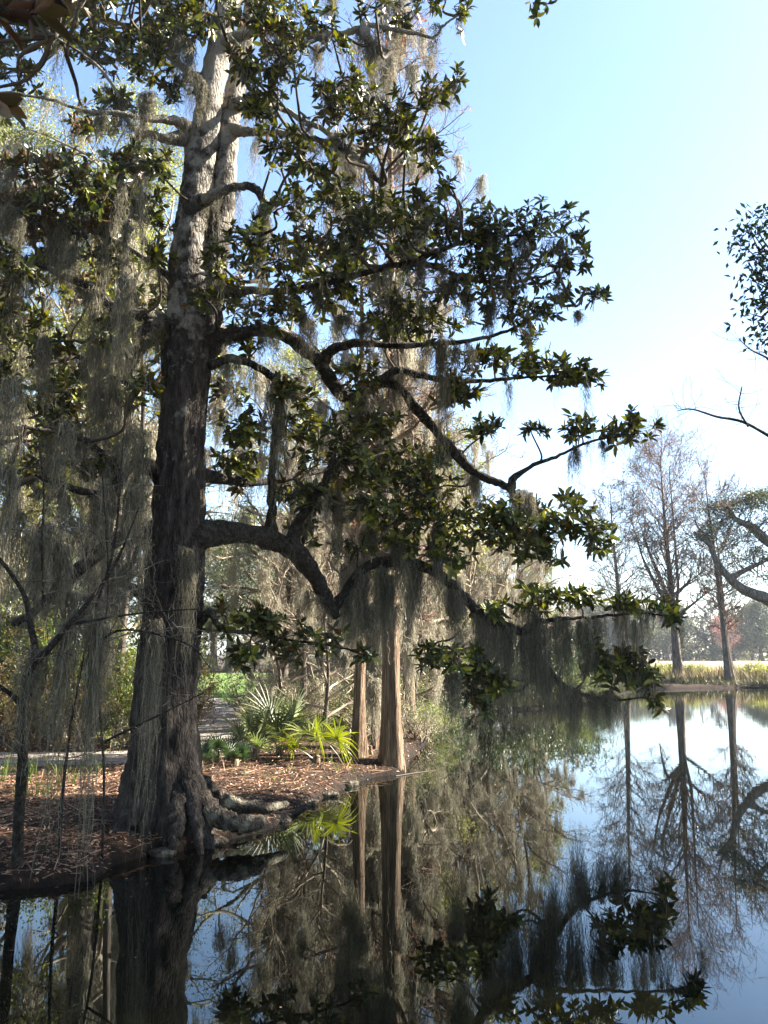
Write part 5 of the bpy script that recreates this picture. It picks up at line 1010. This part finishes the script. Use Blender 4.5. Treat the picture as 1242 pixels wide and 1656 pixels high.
px_tree("bare_sapling", "thin bare sapling growing behind the long moss ropes", [[(165, 1400, 9.2, 2.4), (168, 1250, 9.1, 2.1), (160, 1100, 9.0, 1.8), (175, 950, 8.9, 1.4), (165, 760, 8.8, 1)], [(168, 1200, 9.1, 2), (250, 1160, 9.0, 1.6), (330, 1120, 9.0, 1)]], 8, 24, 503, 'twig_mid')

# ---------------------------------------------------------------- reeds on the far shore
fr = np.random.default_rng(61); mb = MB()
for _ in range(900):
    x = fr.uniform(9, 60); y = 58.0 + fr.uniform(0, 1) ** 1.3 * 12; blades(mb, (x, y, max(gz(x, y), 0)), 16, fr.uniform(.5, 1.25), .3, .07, fr, .5)
tag(mb.build("reeds", M['reed'], smooth=False), "yellow green reeds behind the far waterline", "reeds", kind="stuff")
mb = MB()
for _ in range(500):
    x = fr.uniform(14, 95); y = 70 + fr.uniform(0, 50); blades(mb, (x, y, .35), 12, fr.uniform(.5, 1.0), .5, .10, fr, .5)
tag(mb.build("dry_grass", M['straw'], smooth=False), "pale straw coloured marsh grass in the far field", "dry grass", kind="stuff")
gb = "low marsh bushes on the far shore"
sF = shrub("marsh_bush", (21.8, 61.6, .3), 2.6, 1.5, 331, M['oak_leaf'], .16, "round green marsh bush between the tall far cypress and the tapered one", gb, 1600)
for x, y, rz, s, lab in [(20.3, 61.4, 1, .9, "smaller marsh bush nearest the tall far cypress"), (23.6, 61.7, 2, .95, "marsh bush just left of the tapered far cypress"), (27.5, 61.5, 3, 1.0, "marsh bush right of the tapered far cypress"), (30.2, 62, 4, 1.2, "marsh bush at the right photo edge"), (15.6, 61.2, 5, .9, "marsh bush right of the leafy limb tip"), (13.2, 60.8, 2, 1.1, "marsh bush behind the leafy limb tip")]:
    copy_tree(sF, (x, y, .3), lab, rz, s)
mb = MB(); xs = np.linspace(12, 62, 90); tube(mb, np.column_stack([xs, np.interp(xs, [12, 28, 60], [56.6, 56.5, 60.8]) - .15 + .12 * np.sin(xs * .7), .05 + .03 * np.sin(xs * 2.1)]), .055 + .05 * np.sin(xs * 3.3) ** 2, 8, fr, .2)
tag(mb.build("fallen_log", M['limb'], loc=(37, 60.2, .1)), "long dark log edging the far waterline", "log")

# ---------------------------------------------------------------- trees off the right edge: an oak reaching in, and a bare branch
oakN = empty("oak_tree", (13.2, 12.0, .3), "near live oak whose leafy twigs reach in at the right photo edge", "tree")
rg = np.random.default_rng(91)
mb = MB(); C, rr = simple_trunk(mb, 17, .6, rg, (0, .0), .5, wob=.3); mb.v = [v + np.array([13.2, 12.0, .3]) for v in mb.v]; mb.build("trunk", M['limb'], oakN)
cl = []
for (x, y, z, rx, ry, rz_, n) in [(12.2, 12.0, 9.5, 2.6, 3.0, 2.2, 230), (13.2, 12.4, 11.8, 3.6, 3.6, 2.0, 330), (13.6, 13.0, 14.6, 3.4, 3.2, 2.4, 330), (13.8, 12.6, 17.2, 2.8, 3.0, 1.6, 200), (12.4, 8.6, 10.5, 3.2, 2.6, 2.4, 220), (12.8, 8.8, 14.0, 3.2, 2.4, 2.2, 180), (11.6, 6.0, 8.5, 2.4, 2.2, 2.0, 100), (14.8, 11.8, 8, 2.4, 3.0, 3, 110), (11.0, 15.4, 7.3, 1.5, 1.5, 1.3, 150)]:  # unseen crown clumps, placed and sized to shade the bank and low limbs
    u = rg.normal(0, .5, (n, 3)); cl.append(np.array([x, y, z]) + u * np.array([rx, ry, rz_]))
for (x, y, rx, ry, n) in [(1232, 360, 18, 16, 9), (1238, 400, 12, 30, 8), (1222, 440, 9, 12, 5), (1240, 460, 14, 30, 12), (1232, 500, 16, 24, 10), (1235, 540, 10, 10, 4), (1210, 368, 6, 5, 2), (1290, 420, 34, 90, 50), (1300, 520, 40, 50, 25)]:
    n = max(2, n // 2); u = rg.normal(0, .5, (n, 3)); cl.append(at(x, y, 11.5) + u * np.array([rx * .0095, .5, ry * .0095]))
cl = np.vstack(cl); lf = MB(); clump_leaves(lf, cl, .30, 26, rg, .12, .055, .8); lf.build("crown", M['oak_leaf_dark'], oakN, smooth=False)
mb = MB(); hub = np.array([[13.2, 12.0, 4.5], [13.1, 12.0, 6.5], [13.2, 12.0, 8.5], [12.0, 9.5, 7.5], [11.4, 14.6, 7.0], [10.4, 11.4, 7.2], [7.6, 11.4, 7.6], [6.4, 11.5, 7.9], [11.6, 7.2, 8], [13.2, 12.3, 11], [13.3, 12.4, 14], [13.4, 12.2, 16.5]])
for a_, b_ in ((0, 3), (0, 4), (1, 5), (5, 6), (6, 7), (3, 8), (1, 2), (2, 9), (9, 10), (10, 11)): mb = MB(); tube(mb, catmull([hub[a_], (hub[a_] + hub[b_]) / 2 + rg.normal(0, .15, 3), hub[b_]], 4), np.linspace(.14, .06, 9), 8, rg, .05); mb.build("limb", M['limb'], oakN)
mb = MB(); nr = hub[np.argmin(np.linalg.norm(cl[:, None] - hub[None], axis=2), 1)]; kn = (nr + cl) / 2 + rg.normal(0, .12, cl.shape); prisms(mb, nr, kn, .03, .016, 4); prisms(mb, kn, cl, .016, .006, 4); mb.build("twigs", M['limb'], oakN)
q = at(1300, 740, 15)
bt = px_tree("bare_tree", "bare tree whose thin budding branch reaches in at the right photo edge", [[(1420, 1180, 17, 18), (1400, 900, 16.5, 14), (1340, 760, 16, 9), (1242, 704, 15.5, 3), (1200, 682, 15.3, 2.4), (1160, 674, 15.2, 2), (1120, 662, 15.1, 1.3), (1096, 664, 15, .8)],
    [(1210, 690, 15.3, 1.8), (1195, 660, 15.2, 1.5), (1200, 625, 15.2, 1)], [(1260, 600, 15.5, 2.2), (1242, 580, 15.4, 1.8), (1215, 566, 15.3, 1.2), (1195, 548, 15.2, .8)], [(1340, 760, 16, 6), (1300, 660, 15.8, 4), (1260, 600, 15.5, 2.5)]], 15, 60, 504, 'twig_dark', tw_len=(.3, .8))

# ---------------------------------------------------------------- big dark leaves close overhead at the top left
sp2 = empty("magnolia_branch", tuple(float(c) for c in at(-60, 20, 2.6)), "very near out-of-focus magnolia branch with large rusty leaves in the top left corner", "branch")
rg = np.random.default_rng(95); mbt = MB(); ml = MB(); c_, r_ = px_line([(-260, -120, 2.7, 14), (-120, -40, 2.65, 10), (-20, 10, 2.6, 7), (60, 20, 2.6, 5)], 5); tube(mbt, c_, r_, 8)
c2_, r2_ = px_line([(-200, 0, 2.7, 10), (-100, 100, 2.65, 7), (-10, 165, 2.6, 5)], 5); tube(mbt, c2_, r2_, 8); mbt.build("stem", M['limb'], sp2)
Pn = np.array([at(55, 22, 2.6), at(5, 20, 2.6), at(-10, 165, 2.6), at(-60, 60, 2.7), at(20, -30, 2.7), at(90, -20, 2.7)]); An = nrm(np.array([[.5, .5, .6], [.3, .4, .5], [.5, .5, .5], [.2, .5, .8], [.2, .3, .8], [.5, .3, .6]]))
rosettes(ml, Pn, An, rg, 0, (.12, .18), 6, 9); ml.build("leaves", M['near_leaf'], sp2)
# the sprig of leaves at the top edge right of the crown
sp3 = empty("magnolia_sprig", tuple(float(c) for c in at(900, -120, 8.6)), "lone magnolia sprig dipping in at the top edge, right of the crown", "branch")
mbt = MB(); ml = MB(); c_, r_ = px_line([(760, -260, 9.4, 4), (850, -140, 8.8, 3), (875, -60, 8.6, 2.5), (872, 10, 8.6, 1.2)], 5); tube(mbt, c_, r_, 6); mbt.build("stem", M['limb'], sp3)
Pn = np.array([at(x, y, 8.6 + d) for x, y, d in [(862, 5, 0), (885, 8, .1), (868, 28, 0), (875, -20, .1), (850, -20, 0), (890, -30, 0), (870, -60, .1)]]); rosettes(ml, Pn, nrm(rg.normal(0, .5, (7, 3)) + [0, 0, -.2]), rg, 0, (.1, .16)); ml.build("leaves", M['mag_leaf'], sp3)

# ---------------------------------------------------------------- air
hz = MB(); x0, x1, y0, y1, z0_, z1 = -920, 920, -80, 1420, -3.0, 34.0
hz.add([(x0, y0, z0_), (x1, y0, z0_), (x1, y1, z0_), (x0, y1, z0_), (x0, y0, z1), (x1, y0, z1), (x1, y1, z1), (x0, y1, z1)], [[0, 3, 2, 1], [4, 5, 6, 7], [0, 1, 5, 4], [1, 2, 6, 5], [2, 3, 7, 6], [3, 0, 4, 7]])
hm = bpy.data.materials.new("air"); hm.use_nodes = True; hn = hm.node_tree.nodes; hn.remove(hn["Principled BSDF"]); pv = hn.new("ShaderNodeVolumePrincipled")
pv.inputs["Color"].default_value = (.82, .90, 1, 1); pv.inputs["Density"].default_value = .00024; hm.node_tree.links.new(pv.outputs[0], hn["Material Output"].inputs["Volume"])
tag(hz.build("haze", hm, smooth=False), "thin pale air over the pond and marsh", "haze", kind="stuff")
scene.cycles.volume_bounces = 0
